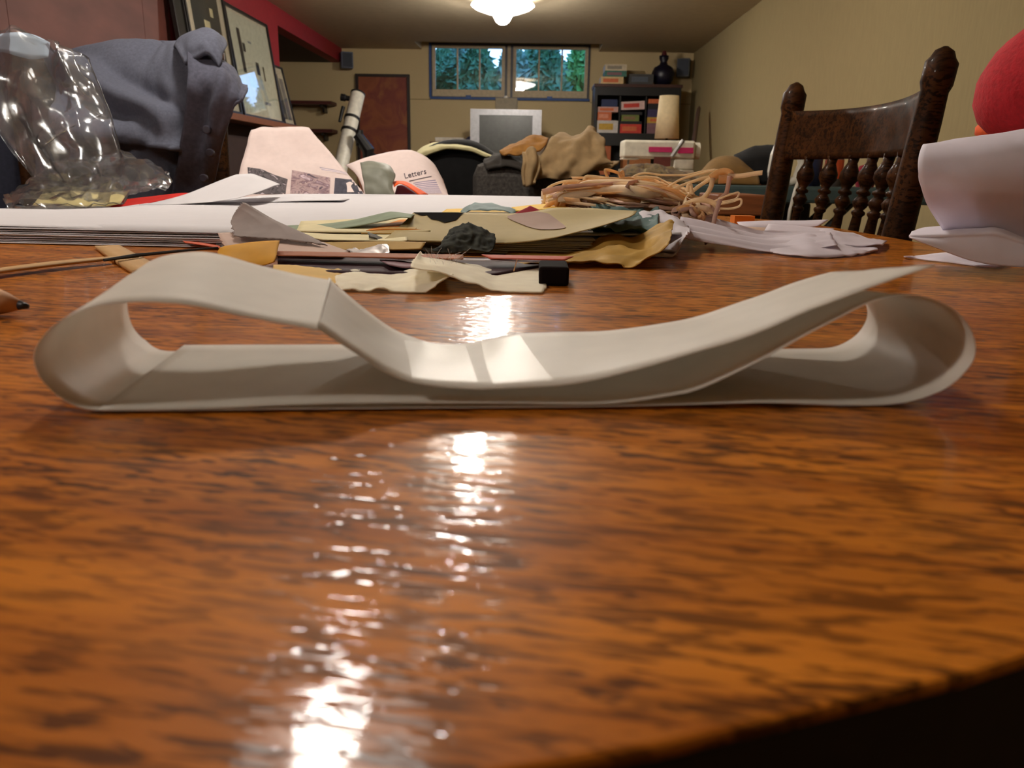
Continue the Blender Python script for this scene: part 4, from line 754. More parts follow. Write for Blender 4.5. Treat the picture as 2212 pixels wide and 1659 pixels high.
# ================================================================ FAR SIDE OF THE ROOM
# ---- pictures on the ledge of the left wall
frame_b = mat('black picture frame', (26, 22, 20), .4); glass_p = film('picture glass', .06, .02, gain=.5); mount = mat('cream picture mount', (214, 204, 178), .8)
def picture(y0, y1, z1, label, art, art_rect=(.12, .88, .1, .9), lean=.05, fmat=frame_b, m_=mount, fr=.022, figs=()):
    x0 = WL+.13; z0 = .446; r = root('picture', (x0, (y0+y1)/2, z0)); T(r, label, 'picture', 'pictures leaning on the wall ledge')
    an = math.atan2(.10, z1-z0); M = Matrix.Translation((x0, 0, z0)) @ Matrix.Rotation(-an, 4, 'Y'); h = (z1-z0)
    def bx(n, ya, yb, za, zb, xa, xb, m): return MB().box((xa, ya, za), (xb, yb, zb), M).out(n, m, r)
    f = MB()
    for q in ((y0, y0+fr, 0, h), (y1-fr, y1, 0, h), (y0+fr, y1-fr, 0, fr), (y0+fr, y1-fr, h-fr, h)): f.box((-.012, q[0], q[2]), (.012, q[1], q[3]), M)
    f.out('frame', fmat, r); bx('mount', y0+fr, y1-fr, fr, h-fr, -.009, -.002, m_)
    w = y1-y0; a, b, c, d = art_rect
    def uvbox(n, a, b, c, d, x, m): 
        V = [tuple(M @ Vector((x, y0+w*p, h*q))) for p, q in ((a, c), (b, c), (b, d), (a, d))]; return make(n, V, [(0, 1, 2, 3)], m, r, uvs=[(0, 0), (1, 0), (1, 1), (0, 1)])
    if art: uvbox('print', a, b, c, d, .0, art)
    for (a, b, c, d, m) in figs: uvbox('printed_shape', a, b, c, d, .001, m)
    bx('glass', y0+fr, y1-fr, fr, h-fr, .006, .008, glass_p); return r
drk = mat('dark ink print', (44, 44, 44), .8); grn = mat('dark grey green print', (46, 50, 46), .8); pal = mat('pale cream print', (226, 216, 170), .8); gry = mat('grey blue print', (120, 128, 140), .8)
picture(4.98, 5.14, 1.36, 'narrow black picture leaning at the left end of the ledge', blotch('black print', [(16, 14, 14), (30, 26, 22), (24, 34, 18)], 4), (.1, .9, .04, .96), fmat=frame_b, m_=frame_b, fr=.012)
picture(5.16, 5.84, 1.36, 'framed dark picture with a pale flame shape and a cream mount', grn, (.17, .84, .16, .86), figs=[(.42, .56, .40, .62, pal), (.60, .68, .66, .72, pal)])
picture(5.88, 6.80, 1.21, 'largest framed picture, pale sheet with thin dark brush figures', mat('pale green white print', (206, 208, 186), .8), (.05, .95, .05, .95), fr=.02,
        figs=[(.20, .27, .42, .82, drk), (.28, .34, .62, .70, drk), (.42, .50, .72, .74, gry), (.52, .60, .44, .56, drk), (.68, .72, .40, .54, drk), (.30, .62, .30, .40, mat('pale blue wash', (190, 204, 206), .8)), (.58, .74, .16, .19, gry)])
picture(6.83, 7.13, .93, 'small framed picture with two dark columns, right end of the ledge', None, fr=.012, figs=[(.2, .44, .1, .86, blotch('dark print column', [(40, 40, 40), (90, 90, 88), (60, 60, 58)], 5)), (.5, .84, .1, .8, blotch('grey print column', [(70, 70, 74), (130, 130, 130), (96, 96, 100)], 5))])
# ---- recess: small shelves at the back of the red wall
for z, lb in ((.80, 'upper small dark red shelf in the recess beyond the red wall'), (.50, 'lower small dark red shelf in the recess beyond the red wall')):
    r = root('wall_shelf', (-2.42, 9.37, z)); T(r, lb, 'shelf')
    box('board', (-2.95, 9.24, z), (-2.32, 9.499, z+.035), mat('dark red brown wood', (84, 34, 30), .5), r)
    for x in (-2.85, -2.45): MB().box((x, 9.36, z-.08), (x+.02, 9.499, z-.001)).box((x, 9.26, z-.03), (x+.02, 9.36, z-.001)).out('bracket', frame_b, r)
def speaker(x0, x1, y0, z0, z1, label, rz, m):
    c = Vector(((x0+x1)/2, y0, (z0+z1)/2)); M = Matrix.Translation(c) @ Matrix.Rotation(rz, 4, 'Z'); w, h = (x1-x0)/2, (z1-z0)/2; r = root('wall_speaker', tuple(c)); T(r, label, 'speaker')
    MB().box((-w, -.06, -h), (w, .08, h), M).out('cabinet', m, r, bevel=.006); MB().box((-w+.012, -.068, -h+.012), (w-.012, -.0605, h-.012), M).out('grille', mat('speaker grille', (70, 74, 84), .9, scale=300, bump=.4), r)
    MB().box((-.02, .081, -.03), (.02, .13, .03), M).out('bracket', frame_b, r)
speaker(-2.22, -2.09, 9.36, 1.19, 1.36, 'small grey blue loudspeaker in the corner at the end of the red soffit', math.radians(20), mat('grey blue speaker', (104, 112, 134), .6))
speaker(1.52, 1.66, 9.36, 1.15, 1.34, 'small grey loudspeaker in the back right corner above the bookshelf', math.radians(-15), mat('grey speaker', (86, 88, 88), .6))
# ---- brown framed board on the back wall
r = root('wall_board', (-1.78, D-.03, -.2)); T(r, 'tall reddish brown framed board leaning on the back wall behind the telescope', 'board')
f = MB(); bx0, bx1, bz0, bz1 = -2.085, -1.47, -.5, 1.15
for q in ((bx0, bx0+.03, bz0, bz1), (bx1-.03, bx1, bz0, bz1), (bx0+.03, bx1-.03, bz0, bz0+.03), (bx0+.03, bx1-.03, bz1-.03, bz1)): f.box((q[0], D-.05, q[2]), (q[1], D-.008, q[3]))
f.out('frame', mat('black brown frame', (44, 30, 24), .5), r); box('panel', (bx0+.03, D-.03, bz0+.03), (bx1-.03, D-.02, bz1-.03), blotch('mottled red brown board', [(126, 64, 42), (156, 86, 52), (130, 60, 50), (168, 106, 58)], 3, 3, .6, 'Object'), r)
MB().box((bx0+.05, D-.06, FL), (bx0+.10, D-.008, bz0-.001)).box((bx1-.10, D-.06, FL), (bx1-.05, D-.008, bz0-.001)).out('foot', mat('black brown frame', (44, 30, 24)), r)
# ---- telescope
tl = root('telescope', (-1.72, 7.7, FL)); T(tl, 'white reflector telescope tilted on a black mount, in front of the brown board', 'telescope')
pa, pb = np.array(P(773, 204, 7.95)), np.array(P(733, 372, 7.55)); dv = (pa-pb); Ln = np.linalg.norm(dv); dv /= Ln
MB().tube([pb, pa], .067, 28).out('tube', white_pl, tl, smooth=False)
MB().tube([pa-dv*.004, pa+dv*.012], .071, 28).out('rim', black, tl)
for t in (.52, .36): c = pb+dv*Ln*(1-t) if False else pb+dv*(Ln*(.68 if t > .5 else .52)); MB().tube([c-dv*.012, c+dv*.012], .076, 28).out('ring', black, tl)
sd = np.cross(dv, (0, 1, 0)); sd /= np.linalg.norm(sd); sd = -sd if sd[0] > 0 else sd; c = pa-dv*.06
MB().tube([c+sd*.06, c+sd*.10, c+sd*.11, c+sd*.15], [.024, .024, .034, .034], 14).out('focuser', black, tl)
MB().tube([c-dv*.10+sd*.10-np.array([0, .03, 0]), c-dv*.26+sd*.10-np.array([0, .03, 0])], [.018, .014], 12).out('finder', black, tl)
mm = MB(); h = P(782, 320, 7.6); mm.tube([h+np.array([-.04, 0, .12]), h+np.array([.06, 0, -.02]), h+np.array([.05, 0, -.14])], [.045, .06, .04], 12); mm.tube([h+np.array([-.02, 0, .16]), h+np.array([-.02, 0, .02])], .035, 10); mm.tube([h+np.array([.05, 0, -.02]), h+np.array([.17, -.02, -.10])], .018, 8); mm.lathe([(0, -.03), (.05, -.03), (.05, .03), (0, .03)], tuple(h+np.array([.19, -.02, -.11])), 14); mm.out('mount', black, tl)
for a in (80, 200, 320): q = h+np.array([.05, 0, -.14]); MB().tube([q, (q[0]+.34*math.cos(math.radians(a)), q[1]+.34*math.sin(math.radians(a)), FL)], [.024, .018], 10).out('leg', black, tl)
# ---- television, its stand, boxes
silver = mat('silver plastic', (168, 168, 172), .35, .3)
cab = root('television_cabinet', (-.6, 8.95, FL)); T(cab, 'low wooden cabinet carrying the television and the boxes', 'cabinet')
cz = .20; box('carcass', (-1.25, 8.65, FL), (.25, 9.35, cz-.03), woodmid, cab, .004); box('top', (-1.28, 8.62, cz-.0295), (.28, 9.38, cz), woodmid, cab, .004)
for x in (-1.2, -.47): box('door', (x, 8.63, FL+.06), (x+.68, 8.649, cz-.06), woodlight, cab, .003)
tv = root('television', (-.34, 8.9, cz)); T(tv, 'silver television with a dark blank screen under the window', 'television')
x0, x1, z1 = -.715, .035, .735
bz = MB(); bz.box((x0, 8.70, cz), (x0+.095, 8.80, z1)); bz.box((x1-.095, 8.70, cz), (x1, 8.80, z1)); bz.box((x0+.095, 8.70, z1-.06), (x1-.095, 8.80, z1)); bz.box((x0+.095, 8.70, cz), (x1-.095, 8.80, cz+.08)); bz.out('bezel', silver, tv)
box('screen', (x0+.095, 8.715, cz+.08), (x1-.095, 8.79, z1-.06), mat('dark grey screen', (62, 64, 60), .25), tv)
v = [(x0+.03, 8.80, cz+.01), (x1-.03, 8.80, cz+.01), (x1-.03, 8.80, z1-.02), (x0+.03, 8.80, z1-.02), (x0+.16, 9.2, cz+.04), (x1-.16, 9.2, cz+.04), (x1-.16, 9.2, z1-.12), (x0+.16, 9.2, z1-.12)]
make('back_shell', v, [(4, 5, 6, 7), (0, 4, 7, 3), (1, 2, 6, 5), (3, 7, 6, 2), (0, 1, 5, 4)], mat('grey plastic', (110, 110, 112), .5), tv)
r = root('centre_speaker', (-.335, 8.80, z1)); T(r, 'grey box on top of the television below the window post', 'speaker'); box('body', (-.455, 8.72, z1+.001), (-.225, 8.86, z1+.115), mat('olive grey plastic', (122, 110, 88), .6), r, .004)
MB().lathe([(0, 0), (.022, .0), (.024, .012), (.016, .022), (0, .026)], (-.345, 8.78, z1+.1155), 14).out('knob', white_pl, r, smooth=True)
for (a, b, zz, m, lb) in ((-1.14, -.93, .34, mat('dark red brown box', (92, 48, 36), .7), 'dark red brown box left of the television'), ):
    bo = box('storage_box', (a, 8.66, cz), (b+.03, 8.84, zz+.06), m, None, .004); T(bo, lb, 'box')
bo = box('storage_box', (-1.11, 8.86, cz), (-.80, 9.05, .45), mat('white carton', (206, 198, 184), .7), None, .004); T(bo, 'white carton behind the dark red brown box', 'box')
bo = MB().tube([(-.74, 9.0, cz), (-.74, 9.0, .40), (-.74, 9.0, .47)], [.10, .10, .02], 18).out('round_case', mat('dark mauve plastic', (84, 66, 66), .6)); T(bo, 'dark mauve domed case at the left side of the television', 'case')
bo = MB().tube([(.13, 9.0, cz), (.13, 9.0, .40), (.13, 9.0, .46)], [.10, .09, .02], 18).out('round_case', mat('dark mauve plastic', (84, 66, 66), .6)); T(bo, 'dark mauve domed case at the right side of the television', 'case')
# ---- bookshelf with games
bs = root('bookshelf', (1.06, 9.15, FL)); T(bs, 'black bookshelf full of game boxes right of the window', 'bookshelf')
x0, x1, y0, y1, zt = .60, 1.52, 8.98, 9.40, 1.03
for a, b in ((x0, x0+.03), (x1-.03, x1)): box('side_panel', (a, y0, FL), (b, y1, zt-.0305), black, bs)
box('top_board', (x0-.01, y0-.01, zt-.03), (x1+.01, y1, zt), mat('dark brown top board', (70, 36, 26), .5), bs); box('back_panel', (x0+.03, y1-.02, FL), (x1-.03, y1, zt-.031), black, bs)
box('fascia', (x0+.0305, y0, .915), (x1-.0305, y0+.02, zt-.031), black, bs)
for z in (.50, .06, -.30, FL+.06): box('shelf', (x0+.0305, y0+.02, z), (x1-.0305, y1-.021, z+.03), black, bs)
box('fascia', (x0+.0305, y0, .40), (x1-.0305, y0+.019, .53), black, bs)
for x in (.87, 1.15): box('divider', (x, y0+.03, .5305), (x+.015, y1-.021, .914), black, bs)
def gbox(x0, x1, z0, z1, m, lb, rot=0, y=9.01, dpt=.3, stripe=None, name='game_box', grp='game boxes on the bookshelf'):
    M = Matrix.Translation(((x0+x1)/2, y, z0)) @ Matrix.Rotation(rot, 4, 'Y'); w = (x1-x0)/2
    r = root(name, ((x0+x1)/2, y, z0)); T(r, lb, 'box', grp)
    MB().box((-w, 0, 0), (w, dpt, z1-z0), M).out('carton', m, r)
    if stripe: MB().box((-w*.8, -.002, (z1-z0)*.25), (w*.55, -.0005, (z1-z0)*.75), M).out('printed_band', stripe, r)
g_ = lambda n, c: mat('carton '+n, c, .6)
gw, go, gr2, gb, ggn, gk, gy, gp = g_('white', (206, 200, 196)), g_('orange', (214, 112, 66)), g_('red', (206, 62, 48)), g_('navy', (34, 48, 90)), g_('green', (118, 130, 60)), g_('black', (26, 24, 30)), g_('yellow', (204, 164, 64)), g_('mauve', (134, 96, 104))
zf = .531
gbox(.635, .865, zf, .66, gw, 'big white game box with a yellow print at the bottom left of the shelf', stripe=gy)
gbox(.64, .79, .661, .745, go, 'orange game box lying on the big white one, left', stripe=g_('peach', (226, 150, 120)))
gbox(.64, .86, .746, .80, g_('rose white', (206, 160, 150)), 'rose white game box on top of the orange one, left', stripe=go)
gbox(.68, .85, .801, .875, gb, 'navy blue game box at the top left of the shelf')
gbox(.89, 1.12, zf, .625, gr2, 'red game box at the bottom of the middle column', stripe=go)
gbox(.89, 1.12, .626, .655, gk, 'thin black game box above the red one in the middle column')
gbox(.90, 1.09, .656, .72, ggn, 'green and brown game box in the middle of the shelf', stripe=g_('brown', (140, 110, 76)))
gbox(.89, 1.12, .721, .752, gk, 'thin black game box under the tilted red and white one')
gbox(.893, 1.143, .775, .858, g_('pink white', (222, 190, 184)), 'tilted red and white game box at the top of the middle column', math.radians(-3), 9.0, .3, gr2)
gbox(1.18, 1.48, zf, .64, gp, 'mauve game box at the bottom right behind the lamp shade')
gbox(1.18, 1.48, .641, .70, gy, 'yellow game box in the right column behind the lamp shade', stripe=go)
gbox(1.18, 1.48, .701, .78, g_('violet', (66, 56, 96)), 'violet game box in the right column behind the lamp shade')
gbox(1.18, 1.48, .781, .84, gk, 'black game box in the right column under the orange one')
gbox(1.18, 1.45, .841, .885, go, 'orange game box at the top right behind the lamp shade')
gbox(.66, .90, zt, zt+.075, g_('cream', (222, 192, 140)), 'cream game box at the bottom of the stack on top of the bookshelf', stripe=go)
gbox(.70, .93, zt+.0755, zt+.135, g_('teal', (66, 120, 106)), 'teal game box in the stack on top of the bookshelf', stripe=gp)
gbox(.70, .93, zt+.1355, zt+.20, g_('off white', (212, 196, 168)), 'off white game box topmost on the bookshelf', stripe=g_('grey', (150, 140, 124)))
gbox(.96, 1.22, zt, zt+.105, g_('dark grey', (66, 66, 66)), 'dark grey game box lying beside the stack on the bookshelf', stripe=g_('slate', (84, 92, 104)))
gbox(.94, 1.24, .09, .385, g_('kraft', (180, 112, 62)), 'brown carton on the lower shelf behind the white machine', y=9.0)
gbox(.66, .80, .09, .395, g_('rust', (176, 94, 52)), 'rust orange carton standing on the lower shelf', y=9.0)
va = MB().lathe([(0, 0), (.07, 0), (.11, .06), (.125, .13), (.10, .19), (.045, .22), (.035, .25), (.05, .28), (.05, .31), (0, .31)], (1.34, 9.16, zt), 24).out('vase', mat('dark navy glaze', (24, 22, 40), .35), None, smooth=True); T(va, 'dark navy vase on top of the bookshelf at the right', 'vase')
fr_ = MB(); fr_.tube([(1.34, 9.16, zt+.315), (1.34, 9.16, zt+.36)], [.03, .02], 10)
T(fr_.out('stopper', mat('dark red glaze', (90, 26, 34), .4)), 'dark red stopper on the navy vase', 'stopper')
# ---- dark pole leaning by the right wall
po = root('leaning_board', (1.45, 8.2, FL)); T(po, 'narrow dark brown board leaning against the right wall', 'board')
q0 = P(1492, 352, 7.9); q1 = P(1509, 236, 8.3); MB().tube([(q0[0]+.02, q0[1], FL), q0, q1, q1+np.array([.005, .01, .03])], [.055, .05, .035, .006], 12, squash=.5).out('plank', mat('dark walnut', (80, 58, 44), .6), po)
# ---- sewing table with machine, lamp
st = root('sewing_table', (.80, 4.9, FL)); T(st, 'wooden sewing table carrying the white machine and the lamp', 'table')
tz = P(1420, 386, 4.5)[2]; box('top', (.30, 4.35, tz-.03), (1.25, 5.85, tz), woodmid, st, .003)
for x in (.34, 1.18):
    for y in (4.4, 5.78): box('leg', (x, y, FL), (x+.05, y+.05, tz-.031), woodmid, st)
sm = root('sewing_machine', (.66, 4.55, tz)); T(sm, 'white sewing machine with a pink stripe on the table below the lamp shade', 'sewing machine')
xa, xb = P(1344, 345, 4.5)[0], P(1500, 345, 4.5)[0]; zt2 = P(1420, 303, 4.5)[2]; ivory = mat('ivory plastic', (206, 200, 182), .4)
box('base', (xa, 4.48, tz), (xb, 4.70, tz+.05), ivory, sm, .008); box('arm', (xa, 4.49, zt2-.095), (xb-.001, 4.66, zt2), ivory, sm, .012); box('column', (xb-.11, 4.495, tz+.051), (xb-.002, 4.655, zt2-.096), ivory, sm, .006); box('needle_head', (xa+.001, 4.495, tz+.10), (xa+.09, 4.65, zt2-.096), ivory, sm, .006)
pk = mat('pink stripe', (190, 38, 96), .5); box('stripe', (xa+.14, 4.484, zt2-.062), (xa+.265, 4.4885, zt2-.035), pk, sm); box('stripe', (xb-.095, 4.484, zt2-.066), (xb-.012, 4.4885, zt2-.036), pk, sm)
MB().tube([(xb-.13, 4.46, zt2-.085), (xb-.075, 4.455, zt2+.0)], [.011, .011], 8).out('thread_lever', mat('grey metal', (150, 148, 146), .4, .4), sm)
MB().tube([(xa+.04, 4.56, tz+.099), (xa+.04, 4.56, tz+.052)], .006, 8).out('needle_bar', mat('grey metal', (150, 148, 146)), sm); MB().tube([(xb, 4.57, zt2-.05), (xb+.035, 4.57, zt2-.05)], .045, 18).out('hand_wheel', ivory, sm)
box('dial_panel', (xa+.17, 4.47, tz+.0505), (xa+.26, 4.479, tz+.115), mat('dark red panel', (96, 44, 36), .5), sm)
lp = root('table_lamp', (.865, 5.5, tz)); T(lp, 'unlit table lamp with a tall cream shade in front of the bookshelf', 'lamp')
c0 = P(1440, 300, 5.5); c1 = P(1440, 207, 5.5); cxl = c0[0]
sh = MB(); k = 32; v = []; 
for rr_, z in ((.079, c0[2]), (.062, c1[2])):
    v += [(cxl+rr_*math.cos(2*math.pi*j/k), 5.5+rr_*math.sin(2*math.pi*j/k), z) for j in range(k)]
make('lamp_shade', v, [(j, (j+1) % k, k+(j+1) % k, k+j) for j in range(k)], paper('cream lamp shade', (222, 204, 164), .2), lp, True, thick=.003)
MB().lathe([(0, 0), (.08, 0), (.08, .015), (.02, .03), (.012, .06), (.03, .12), (.03, .16), (.01, .2), (.008, c0[2]-tz+.04), (0, c0[2]-tz+.04)], (cxl, 5.5, tz), 20).out('base', mat('dark bronze lamp base', (60, 48, 40), .4, .5), lp, smooth=True)
# ---- ironing board with the things on it
teal = mat('teal grey board cover', (66, 84, 84), .9, var=.12)
ib = root('ironing_board', (.7, 3.0, FL)); T(ib, 'long teal grey ironing board standing across the room behind the table', 'ironing board')
zi = .052; ow = []
for t in np.linspace(0, 1, 33):
    pass
pts_o = [(-.02, 2.90), (1.42, 2.90), (1.42, 3.28), (.25, 3.28), (.05, 3.22), (-.03, 3.10)]
nn = len(pts_o); v = [(x, y, zi-.058) for x, y in pts_o]+[(x, y, zi) for x, y in pts_o]
make('board', v, [tuple(reversed(range(nn))), tuple(range(nn, 2*nn))]+[(i, (i+1) % nn, nn+(i+1) % nn, nn+i) for i in range(nn)], teal, ib, bevel=.012)
for a, b in (((.45, -.75), (1.15, -.01)), ((1.15, -.75), (.45, -.01))):
    for y in (2.98, 3.2): MB().tube([(a[0], y, FL+.012), (b[0], y, zi-.06)], .012, 8).out('leg', black, ib)
    MB().tube([(a[0], 2.93, FL+.012), (a[0], 3.25, FL+.012)], .012, 8).out('foot', black, ib)
tk = root('storage_chest', (.75, 3.5, FL)); T(tk, 'dark brown black chest standing under and behind the ironing board', 'chest')
box('body', (.32, 3.30, FL), (1.10, 3.70, -.09), mat('dark trunk leather', (30, 24, 22), .7), tk, .01); box('lid', (.31, 3.29, -.0895), (1.11, 3.71, -.015), mat('dark trunk lid', (36, 28, 25), .7), tk, .01)
# iron standing on its heel
q = P(1700, 352, 2.98); ir = root('iron', (q[0], 2.98, zi)); T(ir, 'white iron standing on its heel on the ironing board behind the carved chair', 'iron')
def ix(x, z): return (q[0]+x, z)
pr1 = [(-.045, .0), (-.055, .05), (-.050, .11), (-.030, .17), (-.002, .215), (.006, .21), (-.012, .15), (-.018, .09), (-.016, .0)]
v = [(q[0]+x, 2.93, zi+z) for x, z in pr1]+[(q[0]+x, 3.03, zi+z) for x, z in pr1]; nn = len(pr1)
make('soleplate_housing', v, [tuple(range(nn)), tuple(reversed(range(nn, 2*nn)))]+[((i+1) % nn, i, nn+i, nn+(i+1) % nn) for i in range(nn)], white_pl, ir, bevel=.006)
MB().tube([(q[0]-.012, 2.98, zi+.01), (q[0]+.04, 2.98, zi+.02), (q[0]+.055, 2.98, zi+.08), (q[0]+.035, 2.98, zi+.14), (q[0]-.006, 2.98, zi+.17)], [.018, .02, .016, .016, .014], 12).out('handle', white_pl, ir, smooth=True)
MB().tube([(q[0]-.040, 2.926, zi+.02), (q[0]-.038, 2.926, zi+.06)], .008, 8).out('inlet', mat('dark blue plastic', (40, 44, 70), .4), ir)
MB().tube([P(1738, 345, 2.95), P(1730, 375, 2.90), P(1718, 410, 2.87), P(1706, 455, 2.86), P(1700, 500, 2.86)], .006, 8).out('cord', white_pl, ir, smooth=True)
def bottle(px, h, m, lb, cap, lab=None, y=3.02, rr_=.032):
    c = P(px, 400, y); r = root('bottle', (c[0], y, zi)); T(r, lb, 'bottle')
    MB().lathe([(0, 0), (rr_, 0), (rr_, h*.62), (rr_*.45, h*.78), (rr_*.4, h*.86), (0, h*.86)], (c[0], y, zi), 18).out('body', m, r, smooth=True); MB().lathe([(0, h*.861), (rr_*.5, h*.861), (rr_*.5, h), (0, h)], (c[0], y, zi), 14).out('cap', cap, r)
    if lab: MB().lathe([(rr_+.001, h*.15), (rr_+.001, h*.5)], (c[0], y, zi), 18).out('printed_label', lab, r)
bottle(1752, .20, mat('dark blue plastic bottle', (40, 46, 76), .4), 'dark blue bottle on the ironing board behind the first chair spindles', black)
bottle(1797, .19, mat('grey plastic bottle', (120, 110, 108), .5), 'grey bottle with an orange label on the ironing board behind the chair spindles', white_pl, mat('orange label', (206, 84, 44), .6))
c = P(1868, 400, 3.02); T(MB().lathe([(0, 0), (.03, .0), (.036, .02), (.036, .05), (.026, .075), (0, .082)], (c[0], 3.02, zi), 18).out('pincushion', mat('crimson cloth', (140, 24, 44), .9)), 'crimson pincushion on the ironing board behind the chair spindles', 'pincushion')
tanc = mat('olive tan cloth', (132, 100, 52), .95, var=.12)
T(S('cushion', [(3.22, [(1505, 400), (1540, 398), (1600, 398), (1640, 400)]), (3.14, [(1515, 372), (1545, 346), (1590, 344), (1632, 372)]), (3.02, [(1512, 380), (1545, 358), (1590, 356), (1636, 382)]), (2.95, [(1510, 396), (1545, 390), (1595, 392), (1640, 397)]), (2.96, [(1512, 403), (1545, 404), (1595, 405), (1636, 406)])], tanc, None, (26, 20), .01, None, None, (False, False), zi+.006), 'olive tan cushion lying on the ironing board right of the raffia', 'cushion')
T(S('bag', [(3.26, [(1590, 398), (1640, 398), (1690, 400)]), (3.2, [(1588, 340), (1630, 322), (1690, 320)]), (3.1, [(1586, 350), (1630, 338), (1690, 335)]), (3.06, [(1600, 375), (1640, 375), (1690, 375)]), (3.05, [(1610, 404), (1645, 405), (1690, 405)])], blackcloth, None, (20, 18), .012, (.004, 20), None, (False, False), zi+.008), 'black cloth bag behind the olive cushion on the ironing board', 'bag')
camouflage = blotch('camouflage cloth', [(70, 62, 44), (126, 104, 66), (90, 70, 56), (150, 132, 92)], 22, 2, .95, 'Object')
T(S('cloth_heap', [(3.2, [(1330, 392), (1380, 390), (1430, 392), (1480, 396), (1510, 398)]), (3.1, [(1338, 368), (1380, 360), (1430, 362), (1470, 376), (1512, 388)]), (3.0, [(1336, 378), (1380, 372), (1430, 372), (1475, 382), (1515, 392)]), (2.94, [(1335, 398), (1380, 398), (1430, 400), (1475, 400), (1515, 401)])], camouflage, None, (34, 22), .01, (.012, 18), None, (False, False), zi+.006), 'heap of camouflage patterned cloth on the ironing board below the white machine', 'cloth')
# ---- armchair with cloths, black chair with a cream blanket
tweed = mat('dark grey tweed', (66, 62, 58), .95, var=.45, scale=120, bump=.3)
ac = root('armchair', (-.08, 2.75, FL)); T(ac, 'dark grey tweed armchair seen from behind, heaped with tan cloth', 'armchair')
xa, xb = P(1020, 400, 2.6)[0], P(1300, 400, 2.6)[0]; zk = P(1090, 345, 2.6)[2]
bk = MB(); bk.box((xa, 2.58, FL+.12), (xb, 2.74, zk-.002)); bk.out('backrest', tweed, ac, bevel=.05)
box('seat', (xa+.02, 2.741, FL+.12), (xb-.02, 3.25, FL+.42), tweed, ac, .03)
for a in (xa, xb-.12): box('armrest', (a+.001, 2.745, FL+.4205), (a+.119, 3.22, FL+.62), tweed, ac, .03)
for x in (xa+.06, xb-.06):
    for y in (2.64, 3.18): MB().tube([(x, y, FL), (x, y, FL+.119)], [.02, .028], 10).out('leg', black, ac)
cl = mat('tan linen cloth', (158, 132, 94), .95, var=.12, scale=40, bump=.15)
T(S('cloth_heap', [(2.72, [(1150, 330), (1200, 300), (1240, 288), (1278, 280), (1292, 292)]), (2.62, [(1140, 345), (1190, 310), (1240, 296), (1282, 290), (1298, 310)]), (2.56, [(1135, 360), (1180, 335), (1230, 330), (1280, 322), (1312, 340)]), (2.54, [(1132, 375), (1175, 365), (1225, 360), (1270, 352), (1325, 348)]), (2.545, [(1132, 395), (1172, 385), (1215, 388), (1250, 380), (1300, 362)])], cl, None, (44, 32), .008, (.007, 18), lambda u, v: .016*abs(math.sin(u*9+v*2.5))-.012*abs(math.sin(u*5-v*3+.6))+.010*noise.noise(Vector((u*4, v*4, 7)))), 'heap of tan linen cloth draped over the tweed armchair', 'cloth')
T(S('cloth_heap', [(2.56, [(1128, 330), (1140, 322), (1155, 325), (1165, 335)]), (2.52, [(1130, 350), (1145, 345), (1158, 350), (1168, 358)]), (2.515, [(1128, 375), (1140, 375), (1150, 378), (1160, 382)]), (2.51, [(1132, 400), (1138, 404), (1146, 400), (1152, 392)])], cl, None, (16, 20), .008, None, lambda u, v: .008*math.sin(u*9)), 'tan cloth corner hanging down the back of the tweed armchair', 'cloth')
T(S('leaf_cloth', [(2.66, [(1082, 326), (1110, 312), (1150, 294), (1185, 298)]), (2.6, [(1080, 330), (1108, 322), (1145, 312), (1180, 312)]), (2.58, [(1090, 334), (1115, 336), (1140, 332), (1165, 328)])], mat('golden brown cloth', (160, 112, 52), .9, var=.2, scale=40), None, (24, 14), .006, (.006, 22)), 'golden brown cloth end sticking out left of the tan heap', 'cloth')
T(S('leaf_cloth', [(2.66, [(1260, 330), (1300, 344), (1338, 350)]), (2.58, [(1255, 350), (1295, 356), (1330, 356)]), (2.57, [(1255, 362), (1285, 368), (1315, 368)])], cl, None, (18, 10), .006, (.004, 20)), 'tan cloth flap reaching right from the armchair heap', 'cloth')
T(S('cloth_heap', [(2.70, [(1050, 345), (1080, 330), (1110, 332), (1140, 345)]), (2.62, [(1045, 352), (1080, 342), (1110, 344), (1140, 356)]), (2.57, [(1050, 362), (1080, 360), (1110, 362), (1135, 370)])], mat('charcoal cloth', (52, 48, 44), .95, var=.3), None, (24, 14), .008, (.008, 20)), 'charcoal cloth lying on the tweed armchair left of the tan heap', 'cloth')
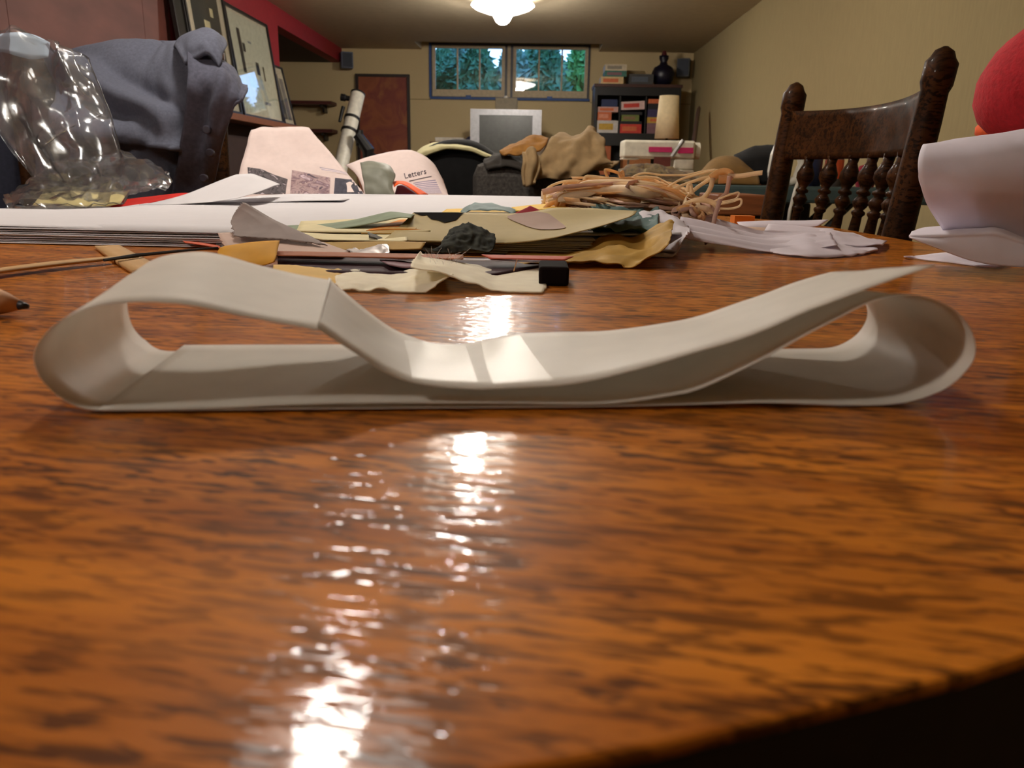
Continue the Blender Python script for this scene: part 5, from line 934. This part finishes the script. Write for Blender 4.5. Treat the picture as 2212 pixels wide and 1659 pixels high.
oc = root('office_chair', (-.30, 3.35, FL)); T(oc, 'black rounded chair back behind the newspaper with a cream blanket over it', 'chair')
S('backrest', [(3.25, [(925, 330), (970, 316), (1020, 318), (1060, 340)]), (3.20, [(920, 340), (970, 322), (1025, 326), (1065, 350)]), (3.18, [(915, 380), (970, 376), (1030, 378), (1075, 390)]), (3.2, [(915, 470), (970, 470), (1030, 470), (1080, 470)])], blackcloth, oc, (22, 18), .05)
cc = P(1000, 470, 3.4); box('seat', (cc[0]-.25, 3.22, FL+.44), (cc[0]+.25, 3.68, FL+.52), blackcloth, oc, .03); MB().tube([(cc[0], 3.45, FL+.08), (cc[0], 3.45, FL+.44)], .03, 12).out('column', black, oc)
for a in range(5): MB().tube([(cc[0], 3.45, FL+.09), (cc[0]+.28*math.cos(a*1.2566), 3.45+.28*math.sin(a*1.2566), FL+.04)], [.025, .018], 8).out('leg', black, oc); MB().lathe([(0, 0), (.022, 0), (.026, .02), (.022, .04), (0, .04)], (cc[0]+.28*math.cos(a*1.2566), 3.45+.28*math.sin(a*1.2566), FL), 10).out('caster', black, oc)
T(S('blanket', [(3.4, [(890, 350), (920, 318), (960, 308), (1010, 312), (1050, 330)]), (3.28, [(885, 345), (920, 318), (965, 310), (1015, 318), (1062, 336)]), (3.14, [(888, 352), (915, 330), (968, 316), (1018, 322), (1066, 342)]), (3.12, [(890, 358), (912, 340), (968, 320), (1018, 326), (1066, 345)])], mat('cream green blanket', (204, 196, 150), .95), None, (26, 14), .01, (.004, 14)), 'cream blanket lying over the top of the black chair', 'blanket')
# ---- small wooden stool by the ironing board
so_ = root('wooden_stool', (.62, 2.35, FL)); T(so_, 'small brown wooden stool standing beyond the table behind the raffia', 'stool')
qa, qb = P(1552, 420, 2.2), P(1662, 420, 2.2); box('seat', (qa[0], 2.2, qa[2]-.055), (qb[0], 2.46, qa[2]), woodmid, so_, .004)
for x in (qa[0]+.06, qb[0]-.04):
    for y in (2.22, 2.42): MB().tube([(x, y, qa[2]-.056), (x-.02, y, FL)], [.012, .015], 8).out('leg', woodlight, so_)
